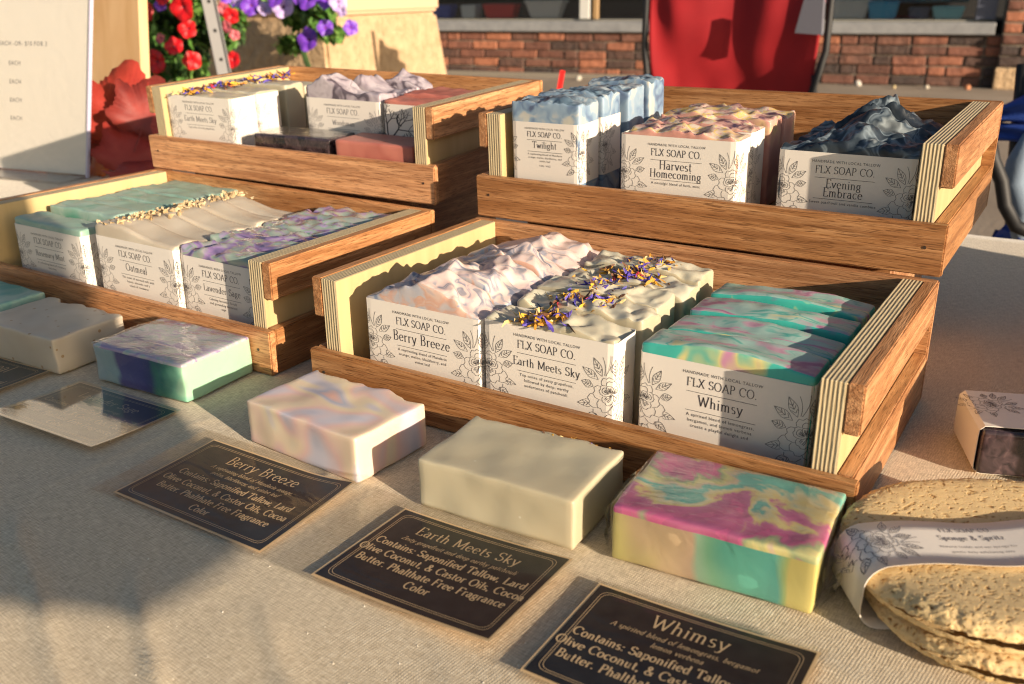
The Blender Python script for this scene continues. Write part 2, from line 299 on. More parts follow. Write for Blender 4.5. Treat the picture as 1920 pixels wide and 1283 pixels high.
class Print:
    """flat print collected in (u, v) and then laid on a surface by a mapping"""
    def __init__(s): s.V = []; s.F = []
    def add(s, vf, ox=0, oy=0):
        o = len(s.V); s.V += [(a + ox, b_ + oy) for a, b_ in vf[0]]; s.F += [tuple(i + o for i in g) for g in vf[1]]; return s
    def line(s, x0, y0, x1, y1, w, n=8):
        pts = [(x0 + (x1 - x0) * i / n, y0 + (y1 - y0) * i / n) for i in range(n + 1)]; return s.add(ribbon(pts, w, w))
    def obj(s, name, fmap, mat, parent, label=None):
        o = mesh(name, [fmap(a, b_) for a, b_ in s.V], s.F, mat, parent)
        if label: o['label'] = label
        return o
def inside(p, poly):
    c = False; j = len(poly) - 1
    for i in range(len(poly)):
        a, b_ = poly[i], poly[j]
        if (a[1] > p[1]) != (b_[1] > p[1]) and p[0] < (b_[0] - a[0]) * (p[1] - a[1]) / (b_[1] - a[1]) + a[0]: c = not c
        j = i
    return c
def flower_art():
    """line drawing of a peony with leaf sprigs, unit size about 1.0 high"""
    rnd = random.Random(3); layers = []      # front first: (outline, inner strokes)
    def petal(cx, cy, ang, L, w, notch=.0):
        pts = []; N = 16
        for i in range(N + 1):
            t = i / N; a = math.sin(math.pi * t) ** .75 * w * (1 if t < .5 else 1); 
            pts.append(t)
        prof = [(0, 0), (.14, .40), (.32, .86), (.48, 1.0), (.68, .74), (.86, .32), (1.0, .0)] if notch < 0 else [(0, 0), (.08, .38), (.3, .80), (.58, 1.0), (.84, .90), (1.0, .45), (1.0 - notch, .0)]
        out = [(l * L, q * w) for l, q in prof] + [(l * L, -q * w) for l, q in prof[-2::-1]]
        den = []
        for i in range(len(out)):
            a, b_ = out[i], out[(i + 1) % len(out)]
            for k in range(3): den.append((a[0] + (b_[0] - a[0]) * k / 3, a[1] + (b_[1] - a[1]) * k / 3))
        ca, sa = math.cos(ang), math.sin(ang)
        f = lambda x, y: (cx + x * ca - y * sa, cy + x * sa + y * ca)
        inner = [[f(L * .1, q * w * .1), f(L * .45, q * w * .45), f(L * .72, q * w * .5)] for q in (-.9, -.4, .3, .8)] if notch >= 0 else [[f(-L * .25, 0), f(L * .4, w * .05), f(L * .95, 0)]] + [[f(L * t, 0), f(L * (t + .16), q * w * .7)] for t in (.2, .38, .56) for q in (-1, 1)]
        return [f(x, y) for x, y in den], inner
    cx, cy = 0.0, 0.0
    layers.append(petal(cx - .03, cy + .05, R(95), .10, .05)); layers.append(petal(cx + .02, cy + .04, R(50), .11, .05)); layers.append(petal(cx - .05, cy + .03, R(150), .11, .05))
    for k in range(5): layers.append(petal(cx, cy + .03, R(20 + 72 * k), .20, .085, .06))
    for k in range(6): layers.append(petal(cx, cy - .01, R(-10 + 60 * k + rnd.uniform(-8, 8)), .30, .11, .08))
    for k in range(5): layers.append(petal(cx - .01, cy - .05, R(195 + 36 * k), .38, .12, .06))
    for (x, y, a, L) in ((-.22, .22, 150, .30), (-.16, .28, 118, .30), (-.30, .10, 165, .2), (.16, .28, 62, .30), (.22, .20, 28, .28), (-.26, -.16, 190, .30), (-.20, -.30, 215, .28), (-.05, -.36, 262, .26), (.18, -.30, 310, .28), (.28, -.14, 345, .26), (.05, .30, 92, .26)):
        layers.append(petal(x, y, R(a), L, .062, -1))
    strokes = []; masks = []
    for out, inner in layers:
        for s, closed in [(out, True)] + [(q, False) for q in inner]:
            if closed: s = s + [s[0]]
            cur = []
            for p in s:
                if any(inside(p, m) for m in masks):
                    if len(cur) > 1: strokes.append(cur)
                    cur = []
                else: cur.append(p)
            if len(cur) > 1: strokes.append(cur)
        masks.append(out)
    for (x0, y0, x1, y1) in ((-.1, .3, -.02, .62), (-.12, .3, -.16, .58), (.1, -.3, .12, -.58), (-.02, -.4, -.05, -.62)):
        strokes.append([(x0 + (x1 - x0) * t + .03 * math.sin(3 * t), y0 + (y1 - y0) * t) for t in (0, .25, .5, .75, 1)])
    return strokes
FLOWER = flower_art()
def add_flower(pr, cx, cy, size, mirror=1, w=.00032, rot=0.0):
    c, s_ = math.cos(rot), math.sin(rot)
    for s in FLOWER:
        pts = [((x * c - y * s_) * size * mirror + cx, (x * s_ + y * c) * size + cy) for x, y in s]
        pr.add(ribbon(pts, w * .6, w * .85))

# ------------------------------------------------------------------ the tablecloth and table
def seg_d(px, py, pts):
    best = 9; 
    for (ax, ay), (bx, by) in zip(pts, pts[1:]):
        dx, dy = bx - ax, by - ay; t = max(0, min(1, ((px - ax) * dx + (py - ay) * dy) / (dx * dx + dy * dy)))
        qx, qy = ax + t * dx - px, ay + t * dy - py; d = math.hypot(qx, qy)
        if d < abs(best): best = math.copysign(d, dx * (py - ay) - dy * (px - ax))
    return best
RIDGES = [([(-.041, -.194), (-.005, -.216), (.042, -.236), (.114, -.27), (.16, -.30)], .006, .0032),
          ([(.06, -.193), (.091, -.216), (.12, -.233), (.149, -.249), (.2, -.29)], .006, .0030),
          ([(-.045, -.20), (-.042, -.164), (-.04, -.09), (-.030, -.0645)], .005, .0006),
          ([(.138, -.182), (.144, -.19), (.17, -.205), (.198, -.225), (.24, -.27)], .007, .0022),
          ([(.02, -.262), (.059, -.275), (.099, -.295)], .009, .003),
          ([(.225, -.165), (.25, -.185), (.30, -.20), (.36, -.2)], .006, .0016),
          ([(.33, -.075), (.345, -.092), (.40, -.10), (.47, -.115)], .006, .0016),
          ([(.40, .17), (.395, .27), (.37, .40)], .014, .0015), ([(.45, .2), (.43, .38), (.46, .55)], .022, .002),
          ([(.118, -.208), (.115, -.196), (.118, -.186), (.13, -.185), (.141, -.196), (.140, -.206)], .0016, .0010)]
def cloth_z(x, y):
    z = 0.0
    for pts, w, a in RIDGES:
        if not (min(p[0] for p in pts) - .05 < x < max(p[0] for p in pts) + .05 and min(p[1] for p in pts) - .05 < y < max(p[1] for p in pts) + .05): continue
        d = seg_d(x, y, pts); k = abs(d) / (w if d > 0 else w * .55)
        if k < 3: z += a * math.exp(-k * k * 1.1) * min(1, math.dist((x, y), pts[0]) / .05) * (.75 + .5 * mn.noise(Vector((x * 30, y * 30, 9))))
    open_ = 1.0
    n = mn.noise(Vector((x * 7, y * 7, 1.3))) * .0014 + mn.noise(Vector((x * 22, y * 18, 4.1))) * .0004
    return z + min(0.0, n - .0008)
def axis(a, b_, fine0, fine1, cs, fs_):
    o = [a]; 
    while o[-1] < b_: o.append(o[-1] + (fs_ if fine0 <= o[-1] < fine1 else cs))
    return o
xs = axis(-1.5, 1.35, -.32, .50, .03, .0028); ys = axis(-.62, .70, -.31, .0, .02, .0028)
vs = [(x, y, cloth_z(x, y)) for y in ys for x in xs]; nx = len(xs)
fs = [(j * nx + i, j * nx + i + 1, (j + 1) * nx + i + 1, (j + 1) * nx + i) for j in range(len(ys) - 1) for i in range(nx - 1)]
yb = ys[-1]; y0_ = ys[0]; base = len(vs)                       # hanging drops at the back and the front
for k, dz in enumerate((-.01, -.06, -.2, -.4)):
    vs += [(x, yb + .008 + .012 * math.sin(x * 26) * k / 3, dz) for x in xs]
for k in range(4):
    a = base + (k - 1) * nx if k else (len(ys) - 1) * nx; c_ = base + k * nx
    fs += [(a + i, a + i + 1, c_ + i + 1, c_ + i) for i in range(nx - 1)]
b = NB('linen_cloth'); v = b.co((1, 1, 1), False); wn = b.noise(v, 45, 2); 
wv = b.N('VectorMath', operation='MULTIPLY_ADD'); b.L(wn.outputs['Color'], wv.inputs[0]); wv.inputs[1].default_value = (.0034,) * 3; b.L(v, wv.inputs[2])
hs = []
for ax, rot in (('X', 0), ('Y', 0)):
    w = b.N('TexWave', wave_type='BANDS', bands_direction=ax); w.inputs['Scale'].default_value = 1 / .0014 * .05 * 2 * math.pi / 1.0; w.inputs['Distortion'].default_value = 0
    mp = b.N('Mapping'); mp.inputs['Rotation'].default_value = (0, 0, R(8)); b.L(wv.outputs[0], mp.inputs[0]); b.L(mp.outputs[0], w.inputs['Vector']); hs.append(w.outputs['Fac'])
weave = b.math('MULTIPLY', hs[0], hs[1]); sx_ = b.noise(b.co((1500, 160, 1), False), 1, 2); sy_ = b.noise(b.co((160, 1500, 1), False), 1, 2)
slub = b.math('ADD', sx_.outputs[0], sy_.outputs[0]); cl = b.noise(v, 3.0, 3)
c = b.ramp(b.math('MULTIPLY', slub, .5), [(.38, (.50, .41, .28)), (.5, (.72, .60, .42)), (.61, (.90, .79, .59))])
c = b.mix(b.math('MULTIPLY', b.math('SUBTRACT', 1.0, weave), .30), c, (.26, .21, .145))
c = b.mix(b.math('MULTIPLY', cl.outputs[0], .2), c, (.52, .41, .26))
b.set(Base_Color=c, Roughness=.85, Sheen_Weight=.25, Sheen_Roughness=.4)
p = b.bump(weave, .5, .0003); b.bump(slub, .4, .0003, p); LINEN = b.m
tc = mesh('tablecloth', vs, fs, LINEN, smooth=True); meta(tc, 'creased beige linen cloth covering the whole stall table', 'tablecloth')
tb = empty('table', T(0, 0, -.75), 'folding stall table hidden under the beige linen cloth', 'table')
TOPM = plain('table_plastic', (.5, .5, .5), .6)
box('tabletop', -1.45, 1.30, -.58, .68, .715, .742, TOPM, tb)
for x in (-1.35, 1.2):
    for y in (-.5, .6): box('leg', x, x + .03, y, y + .03, 0, .713, TOPM, tb)

# ------------------------------------------------------------------ wooden display trays
RAIL, PLY, FB, HF, HT, HR, DP = .0086, .0130, .0065, .0339, .0834, .0275, .2060
def tray(name, Mx, label, ovl=0.0, ovr=0.0, tone=0, depth=DP, w=.36):
    t = empty(name, Mx, label, 'wooden tray', 'wooden display trays of soap'); ox, oy = (OAKX, OAKY) if not tone else (OAKX2, OAKY2)
    def board(nm, a, mat, bev=.0009):
        # sawn oak: slightly uneven long edges
        bm = box_bm(*a, bev, 2); rr = random.Random(hash(nm + label) % 1000 if False else len(label) + int(a[0] * 1000))
        bmesh.ops.bisect_plane
        return bm_obj(nm, bm, mat, t)
    board('front_board', (-ovl, w + ovr, 0, FB, 0, HF), ox); board('back_board', (0, w, depth - FB, depth, 0, HT), ox)
    for s in (0, 1):
        xa, xb = (.0, RAIL) if s == 0 else (w - RAIL, w)
        board('side_rail', (xa, xb, FB + .0002, depth - FB - .0002, HT - HR, HT), oy)
        board('side_board', (xa, xb, FB + .0002, depth - FB - .0002, 0, HF), oy)
        xa, xb = (RAIL + .0002, RAIL + PLY) if s == 0 else (w - RAIL - PLY, w - RAIL - .0002)
        bm = box_bm(xa, xb, FB + .0004, depth - FB - .0004, .001, HT - .0003, .0004)
        bm_obj('plywood_side', bm, [PLYE, PLYF], t, lambda f: 1 if abs(f.normal.x) > .9 else 0)
    box('tray_floor', RAIL + PLY + .0003, w - RAIL - PLY - .0003, FB + .0003, depth - FB - .0003, .004, .010, ox, t)
    NAIL = M.setdefault('nail', plain('nail_dark', (.05, .03, .02), .5))
    for x in (.012 - ovl, w - .012 + ovr):
        vs_, fs_ = tube([(x, -.0004, HF * .55), (x, .001, HF * .55)], .0011, 8); mesh('nail', vs_, fs_, NAIL, t)
    return t
def rv(tx, ty, tz):
    a = Vector((tx, ty, tz)); return Matrix.Rotation(a.length, 4, a.normalized()) if a.length > 1e-9 else Matrix.Identity(4)
MA = Matrix.Translation((0, 0, .0005))
MB_ = Matrix.Translation((-.00035, .20535, .0849)) @ rv(.0317, -.0036, -.0073)
MC = Matrix.Translation((-.40883, .00113, .0058)) @ rv(-.0060, .0161, .0188)
MD = Matrix.Translation((-.41942, .20796, .0880)) @ rv(.0306, .0125, .0400)
tray('display_tray', MA, 'front right oak tray holding pink, flower topped and teal soaps', .001, .003)
tray('display_tray', MB_, 'raised back right oak tray holding blue, yellow pink and black soaps', 0, .001)
tray('display_tray', MC, 'front left oak tray holding mint, oatmeal and lavender soaps', 0, 0, 1)
tray('display_tray', MD, 'raised back left oak tray below the red petunias', 0, .003, 1)
def riser(Mx, x0, x1, y0, y1, h, label):
    t = empty('riser_crate', Mx, label, 'riser', 'riser crates under the back trays')
    box('side_board', x0, x1, y0, y0 + .012, 0, h, OAKX, t, .0008); box('side_board', x0, x1, y1 - .012, y1, 0, h, OAKX, t, .0008)
    box('end_board', x0, x0 + .012, y0 + .0122, y1 - .0122, 0, h, OAKY, t, .0008); box('end_board', x1 - .012, x1, y0 + .0122, y1 - .0122, 0, h, OAKY, t, .0008)
riser(T(0, .205, .001), .03, .325, .03, .17, .0828, 'dark oak riser crate hidden beneath the back right tray')
riser(T(-.42, .207, .001), .03, .325, .03, .17, .0858, 'oak riser crate in shade beneath the back left tray')
# the stall goes on to the right, out of the picture: two more trays there shade the cloth
tray('display_tray', T(.585, .06, .0005), 'empty oak tray further right along the stall, beyond the picture edge')
riser(T(.585, .245, .001), .03, .325, .03, .17, .0832, 'riser crate beneath the tray beyond the right picture edge')
tray('display_tray', T(.585, .262, .0853), 'raised oak tray beyond the right picture edge')

# ------------------------------------------------------------------ soap bars
def coords(L, r, n):
    a = [0, r * .29, r]; return a + [r + (L - 2 * r) * i / n for i in range(1, n)] + [L - r, L - r * .29, L]
def soap_mesh(w, d, h, mats, topf=None, r=.0022, n=(22, 8, 12), rough=.0004, seed=0, fd=None):
    """rounded bar, x width, y depth, z height; topf(u, v) raises the poured top"""
    X, Y, Z = coords(w, r, n[0]), coords(d, r, n[1]), coords(h, r, n[2]); idx = {}; V = []; F = []; MI = []
    def vert(i, j, k):
        key = (i, j, k)
        if key in idx: return idx[key]
        p = Vector((X[i], Y[j], Z[k])); q = Vector((min(max(p.x, r), w - r), min(max(p.y, r), d - r), min(max(p.z, r), h - r)))
        dd = p - q
        if dd.length > 0: p = q + dd.normalized() * r
        wz = min(1, max(0, (p.z - h * .55) / (h * .45)))
        if topf and wz > 0: p.z += topf(p.x / w, p.y / d) * wz * wz
        nn = mn.noise_vector(Vector((p.x * 60 + seed * 7.7, p.y * 60, p.z * 60))) * rough
        p += nn
        idx[key] = len(V); V.append(p); return idx[key]
    nX, nY, nZ = len(X) - 1, len(Y) - 1, len(Z) - 1
    for i in range(nX):
        for j in range(nY):
            F.append((vert(i, j, nZ), vert(i + 1, j, nZ), vert(i + 1, j + 1, nZ), vert(i, j + 1, nZ))); MI.append(1)
            F.append((vert(i, j, 0), vert(i, j + 1, 0), vert(i + 1, j + 1, 0), vert(i + 1, j, 0))); MI.append(0)
    for i in range(nX):
        for k in range(nZ):
            F.append((vert(i, 0, k), vert(i + 1, 0, k), vert(i + 1, 0, k + 1), vert(i, 0, k + 1))); MI.append(0)
            F.append((vert(i, nY, k), vert(i, nY, k + 1), vert(i + 1, nY, k + 1), vert(i + 1, nY, k))); MI.append(0)
    for j in range(nY):
        for k in range(nZ):
            F.append((vert(0, j, k), vert(0, j, k + 1), vert(0, j + 1, k + 1), vert(0, j + 1, k))); MI.append(0)
            F.append((vert(nX, j, k), vert(nX, j + 1, k), vert(nX, j + 1, k + 1), vert(nX, j, k + 1))); MI.append(0)
    return V, F, MI
def soap_obj(name, parent, w, d, h, mats, **k):
    V, F, MI = soap_mesh(w, d, h, mats, **k)
    if len(mats) == 1: MI = None
    return mesh(name, V, F, mats, parent, MI, smooth=True)
def rrect(w, d, r):
    """closed sleeve path around the bar starting at the front centre, going right; returns f(s)->(x,y,nx,ny) with x from the bar's centre, y from its front"""
    segs = [('l', (0, 0), (w / 2 - r, 0), (0, -1)), ('a', (w / 2 - r, r), -90), ('l', (w / 2, r), (w / 2, d - r), (1, 0)), ('a', (w / 2 - r, d - r), 0),
            ('l', (w / 2 - r, d), (-w / 2 + r, d), (0, 1)), ('a', (-w / 2 + r, d - r), 90), ('l', (-w / 2, d - r), (-w / 2, r), (-1, 0)), ('a', (-w / 2 + r, r), 180), ('l', (-w / 2 + r, 0), (0, 0), (0, -1))]
    Ls = [math.dist(s[1], s[2]) if s[0] == 'l' else r * math.pi / 2 for s in segs]; P = sum(Ls)
    def f(s):
        s %= P
        for g, L in zip(segs, Ls):
            if s <= L + 1e-12:
                if g[0] == 'l': t = s / L if L else 0; return (g[1][0] + (g[2][0] - g[1][0]) * t, g[1][1] + (g[2][1] - g[1][1]) * t, *g[3])
                a = R(g[2] + 90 * s / L); return (g[1][0] + r * math.cos(a), g[1][1] + r * math.sin(a), math.cos(a), math.sin(a))
            s -= L
        return (0, 0, 0, -1)
    return f, P
def sleeve(parent, w, d, z0, z1, name_lines=None, desc=None, faint=False, r=.0028, flowers=True, scale=1.0, tail=None, art=None, warp=.0, narrow=False):
    g = .0006; f, P = rrect(w + 2 * g, d + 2 * g, r); N = 64; V = []; F = []
    S_ = [P * i / N for i in range(N)]
    cx, cy = w / 2, -g
    wob = lambda s: warp * math.sin(s * 60)
    for off in (0, -.00035):
        for z in (z0, (z0 + z1) / 2, z1):
            for s in S_: x, y, a, c_ = f(s); V.append((cx + x + a * off, cy + y + c_ * off, z + (wob(s) if z > z0 else 0)))
    for lay in (0, 1):
        for q in (0, 1):
            for i in range(N):
                a = lay * 3 * N + q * N + i; b_ = lay * 3 * N + q * N + (i + 1) % N; ff = (a, b_, b_ + N, a + N); F.append(ff if lay == 0 else ff[::-1])
    for i in range(N):
        j = (i + 1) % N; F.append((2 * N + i, 2 * N + j, 5 * N + j, 5 * N + i)); F.append((j, i, 3 * N + i, 3 * N + j))
    sl = mesh('label_sleeve', V, F, PAPER, parent, smooth=False)
    def fmap(u, v_): x, y, a, c_ = f(u); return (cx + x + a * .00012, cy + y + c_ * .00012, v_ + (wob(u) * min(1, (v_ - z0) / (z1 - z0))))
    pr = Print(); k = scale; H = z1
    if name_lines is not None:
        pr.add(sans('HANDMADE WITH LOCAL TALLOW', .045 * k), 0, H - .0068 * k)
        pr.add(serif('FLX SOAP CO.', .040 * k, thin=.05, thick=.11), 0, H - .0140 * k)
        pr.line(-.020 * k, H - .0172 * k, .020 * k, H - .0172 * k, .00028)
        y = H - .0172 * k
        for ln, wd in name_lines: y -= (.0078 if len(name_lines) == 1 else (.0066 if (ln, wd) == name_lines[0] else .0062)) * k; pr.add(serif(ln, wd * k, thin=.040, thick=.105), 0, y)
        y -= (.0036 if len(name_lines) == 1 else .0018) * k; pr.line(-.020 * k, y, .020 * k, y, .00028)
        y -= .0034 * k
        for ln in (desc or []):
            sz = sans(ln, size=.0027 * k); pr.add(sz, 0, y); y -= .0033 * k
        if tail: pr.add(sans(tail, size=.0024 * k), 0, y - .001)
    if art: art(pr, w, z0, z1)
    elif flowers:
        hh = (z0 + z1) / 2 - .001; sz = .040 * k
        
        if narrow: add_flower(pr, w / 2 + .0035, hh, sz * 1.05, 1); add_flower(pr, -w / 2 - .010, hh, sz, -1)
        else: add_flower(pr, w / 2 - .0005, hh, sz, 1); add_flower(pr, -w / 2 + .0025, hh + .001, sz * .92, -1)
    pr.obj('label_print', fmap, INKG if faint else INK, sl); return sl
def petals(parent, pts, cols, name='dried_petals', size=.0110, seed=1, wide=.0015):
    rr = random.Random(seed); V = []; F = []; MI = []
    for p in pts:
        L = size * rr.uniform(.5, 1.25); a = rr.uniform(0, 2 * math.pi); el = rr.uniform(-.1, .7); d = Vector((math.cos(a) * math.cos(el), math.sin(a) * math.cos(el), math.sin(el)))
        sd = d.cross(Vector((rr.uniform(-1, 1), rr.uniform(-1, 1), 1))).normalized(); up = d.cross(sd); c_ = rr.choice(range(len(cols))); curl = rr.uniform(-.5, .5) * L; o = len(V); n = 4
        for i in range(n + 1):
            t = i / n; q = Vector(p) + d * (t - .4) * L + up * curl * (t - .5) ** 2 * 2 + sd * .3 * curl * t * t; w_ = wide * rr.uniform(.6, 1.2) * (math.sin(math.pi * (.12 + .8 * t))); tw = sd * math.cos(t * 1.5) + up * math.sin(t * 1.5)
            V += [q + tw * w_, q - tw * w_]
        for i in range(n): F.append((o + 2 * i, o + 2 * i + 1, o + 2 * i + 3, o + 2 * i + 2)); MI.append(c_)
    return meta(mesh(name, V, F, cols, parent, MI), kind='stuff')
PET = [plain('petal_yellow', (.68, .38, .04), .6), plain('petal_gold', (.50, .24, .03), .6), plain('petal_violet', (.12, .08, .42), .6), plain('petal_straw', (.62, .46, .20), .6), plain('petal_brown', (.14, .06, .03), .7), plain('petal_blue', (.06, .05, .30), .6)]
ROSE = plain('petal_rose', (.42, .03, .05), .5)
FLAKE = [plain('oat_flake', (.42, .30, .16), .7), plain('oat_flake_pale', (.56, .43, .26), .7)]
# poured tops
def crease(x, y, s=0): 
    a = mn.noise(Vector((x, y, s))); b_ = mn.noise(Vector((x * 2.1 + a * 1.5, y * 2.1, s + 5)))
    return 1 - abs(a) * 2.2 + .4 * (1 - abs(b_) * 2)
def fold(w):
    f = w - math.floor(w); return f ** 1.5 if f < .80 else (.80 ** 1.5) * (.5 + .5 * math.cos(math.pi * (f - .80) / .20))
def top_berry(row):
    def f(u, v):
        X = u * 3.0; Y = (row + v) * .55 + .13 * row; c_ = crease(X * .8 + Y * .6, Y * 1.1 - X * .2, 1.7); fo = fold(X * .75 + Y * .8 + .75 * mn.noise(Vector((X * .6, Y * .9, 2.2)))) + .5 * fold(X * .4 - Y * 1.3 + .6 * mn.noise(Vector((X, Y, 7))))
        prof = math.exp(-((u - .56) / .34) ** 2) * min(1, 6 * u + .05) * min(1, 6 * (1 - u) + .15); return -.0030 + (.0150 - .0012 * row) * prof * (.75 + .25 * c_) + .0058 * fo * min(1, 5 * (1 - u) + .2) * min(1, 6 * u + .2) + .002 * (c_ - .5) - .003 * max(0, mn.noise(Vector((X * 1.6, Y * 2, 4))))
    return f
def top_earth(row):
    def f(u, v):
        X = u * 3.2; Y = v * 1.0 + row * 2.7; c_ = crease(X * .9, Y * .9 + X * .3, 9.2) * .6 + .5 * fold(X * .9 + Y * .5 + .8 * mn.noise(Vector((X * .7, Y, 5))))
        return .0045 * c_ + .003 * math.exp(-((u - .55) / .25) ** 2) - .002 - .0035 * max(0, mn.noise(Vector((X * 3, Y * 3, 2)))) 
    return f
TOPW = 1
def top_whim(row):
    def f(u, v): return .0035 * math.sin(u * math.pi) - .0015 + .0016 * math.sin(v * 5 + u * 3 + row * 2) * math.sin(math.pi * u) + .0008 * mn.noise(Vector((u * 9, v * 2, row)))
    return f
def top_twi(row):
    def f(u, v): c_ = crease(u * 3.2, (row + v) * 1.3, 3.3) + .4 * crease(u * 9, (row + v) * 3.3, 3.9) - .2; return .0030 * (c_ - .6) + .0030 * math.exp(-((u - .7) / .3) ** 2) - .0016
    return f
def top_harv(row):
    def f(u, v): c_ = .5 * crease(u * 4.2, v * 1.4 + row * 2.3, 6.1) + .8 * fold(u * 3.1 + v * .7 + row * .4 + .9 * mn.noise(Vector((u * 3, v + row, 1)))); return .0040 * (c_ - .5) + .004 * math.sin(math.pi * min(1, u * 1.05)) - .001
    return f
def top_eve(row):
    def f(u, v): c_ = .5 * crease(u * 3.6, (row + v) * 1.0, 7.7) + .9 * fold(u * 2.3 - (row + v) * .8 + .9 * mn.noise(Vector((u * 3, row + v, 1)))); k = min(1, (row + v) / 1.6); c2 = crease(u * 8, (row + v) * 2.6, 1.1); return .0050 * (c_ - .5) + .0022 * (c2 - .5) + (.004 + .020 * k) * math.exp(-((u - .56) / .30) ** 2) * (.8 + .2 * c_) - .001
    return f
def top_rose(row):
    def f(u, v): return .0016 * mn.noise(Vector((u * 4, v * 2 + row * 3, 3))) + .0008 * mn.noise(Vector((u * 17, v * 5 + row, 8))) + .0006 * ((row * 7) % 3)
    return f
def top_oat(row):
    def f(u, v): s = math.sin(((row + v) * 2.2 + u * 1.4) * math.pi) - 1.4 * (v > .93) - .8 * (v < .06); return .0080 * math.exp(-((u - .22) / .35) ** 2) + .0010 * s * (1 if u > .3 else .3) + .0012 * mn.noise(Vector((u * 8, row + v, 3))) * (u < .35)
    return f
def top_lav(row):
    def f(u, v): c_ = crease(u * 3.8, v * 1.6 + row * 2.9, 8.8); return .0034 * (c_ - .5) + .001
    return f
def top_lil(row):
    def f(u, v): c_ = crease(u * 2.8, (row + v) * .9, 2.2); return .004 * c_ + .013 * (1 - min(1, abs((u - .25 - .22 * row)) / .3)) * (.7 + .3 * c_)
    return f
def bar(Mt, x, y, w, d, h, mats, label, group, topf=None, sl=None, z=.0102, rz=0.0, seed=0, cat='soap bar', n=(22, 8, 12), extra=None, rx=0.0, rough=.0004):
    Mx = Mt @ T(x, y, z, rz) @ Matrix.Rotation(rx, 4, 'X'); t = empty('soap_bar', Mx, label, cat, group)
    s = soap_obj('soap', t, w, d, h + .0014 * math.sin(seed * 2.3), mats, topf=topf, seed=seed, n=n, rough=rough)
    if sl: sleeve(t, w, d, **sl)
    if extra: extra(t)
    return t
# --- front right tray
AG = 'soap bars standing in the trays'
rowname = ['front bar', 'second bar from the front', 'third bar from the front', 'fourth bar from the front', 'fifth bar from the front', 'rearmost bar']
for i in range(6):
    sl = dict(z0=.004, z1=.0635, name_lines=[('Berry Breeze', .046)], desc=['A captivating blend of Mandarin', 'orange, melon, blackberry, and', 'violet leaf']) if i == 0 else None
    bar(MA, .0410 + (.0008 if i % 2 else 0), .0135 + i * .0288, .091, .0275, .0665, [M['berry'], M['berry_top']],
        ('pink and grey swirled soap in the FLX Berry Breeze label, front right tray' if i == 0 else 'pink swirl topped soap, %s of the Berry Breeze row' % rowname[i]).replace('FLX ', ''), AG, top_berry(i), sl, seed=i, n=(56, 16, 10))
def earth_petals(i, h=.066, k=1.0):
    def ex(t):
        rr = random.Random(40 + i); pts = []; f = top_earth(i); cu = .40 + .035 * i
        for q in range(int(78 * k)):
            u = rr.gauss(cu, .10 + .03 * (i > 0)); v = rr.uniform(.04, .98) if i else rr.uniform(-.02, .6); u = min(.92, max(.08, u)); pts.append((u * .088, v * .028, h + f(u, v) + rr.uniform(.0, .0022)))
        petals(t, pts, PET, seed=i)
        if i in (1, 3):
            rp = petals(t, [(cu * .088 + .005 * s, .008 + .004 * s, h + .004) for s in (-1.6, .3, 1.2)], [ROSE], 'rose_petal', .008, 5 + i, .0028); 
    return ex
for i in range(5):
    sl = dict(z0=.004, z1=.0655, name_lines=[('Earth Meets Sky', .046)], desc=['Top notes of zesty grapefruit,', 'followed by deep, earthy', 'undertones of patchouli.']) if i == 0 else None
    bar(MA, .1352 + (0, .002, -.003, .001, -.002)[i], .0135 + i * .0325, .088, .0285, .0675, [M['earth'], M['earth_top']],
        'cream soap topped with dried petals in the Earth Meets Sky label, front right tray' if i == 0 else 'petal topped cream soap, %s of the Earth Meets Sky row' % rowname[i], AG, top_earth(i), sl, seed=10 + i, n=(48, 14, 10), extra=earth_petals(i))
for i in range(4):
    sl = dict(z0=.003, z1=.0608, name_lines=[('Whimsy', .026)], desc=['A spirited blend of lemongrass,', 'bergamot, and lemon verbena', 'create a playful delight and']) if i == 0 else (dict(z0=.003, z1=.0600) if i == 1 else None)
    bar(MA, .2348, .0230 + i * .0350, .0975, .0285, .0665, [M['whim_side'], M['whim_top']],
        ['teal and pink swirled soap in the Whimsy label, front right tray', 'teal topped soap with a plain sleeve edge right behind the Whimsy label', 'glossy teal soap with a yellow streak, third from front beside the petal topped row', 'rearmost teal and purple soap in the right corner of the front right tray'][i], AG, top_whim(i), sl, seed=20 + i, n=(24, 10, 12))
# --- back right tray
for i, y in enumerate((.0125, .052, .098, .139)):
    sl = dict(z0=.022, z1=.0680, name_lines=[('Twilight', .028)], desc=['A captivating blend of Mandarin', 'orange, melon, blackberry, and', 'violet leaf'], tail='113G / 4OZ', scale=.80, r=.004, narrow=True) if i == 0 else (dict(z0=.022, z1=.0680, scale=.80, narrow=True) if i == 1 else None)
    bar(MB_, .0295, y - .001, .0615, .033 if i == 0 else .031, .0840, [M['twi'], M['twi_top']],
        ['tall blue swirled soap in the Twilight label, back right tray', 'blue and cream soap with a flowered sleeve, second in the Twilight row', 'pale blue soap without sleeve, third in the Twilight row', 'rearmost blue soap of the Twilight row, with a dark lower corner'][i], AG, top_twi(i), sl, seed=30 + i, n=(24, 12, 14))
for i, y in enumerate((.0125, .043, .083, .118)):
    sl = dict(z0=.004, z1=.0640, name_lines=[('Harvest', .026), ('Homecoming', .041)], desc=['A nostalgic blend of herb, mint'], r=.0035) if i == 0 else (dict(z0=.004, z1=.0655) if i == 1 else None)
    bar(MB_, .1258, y, .091, .0285, .0670, [M['harv'], M['harv_top']],
        ['peach soap with yellow and plum swirls in the Harvest Homecoming label', 'yellow crested peach soap in a tall sleeve, second behind the Harvest Homecoming label', 'coral soap with rough swirled top, third in the Harvest Homecoming row', 'rearmost coral soap of the row beside the black soaps'][i], AG, top_harv(i), sl, seed=40 + i, n=(48, 14, 10))
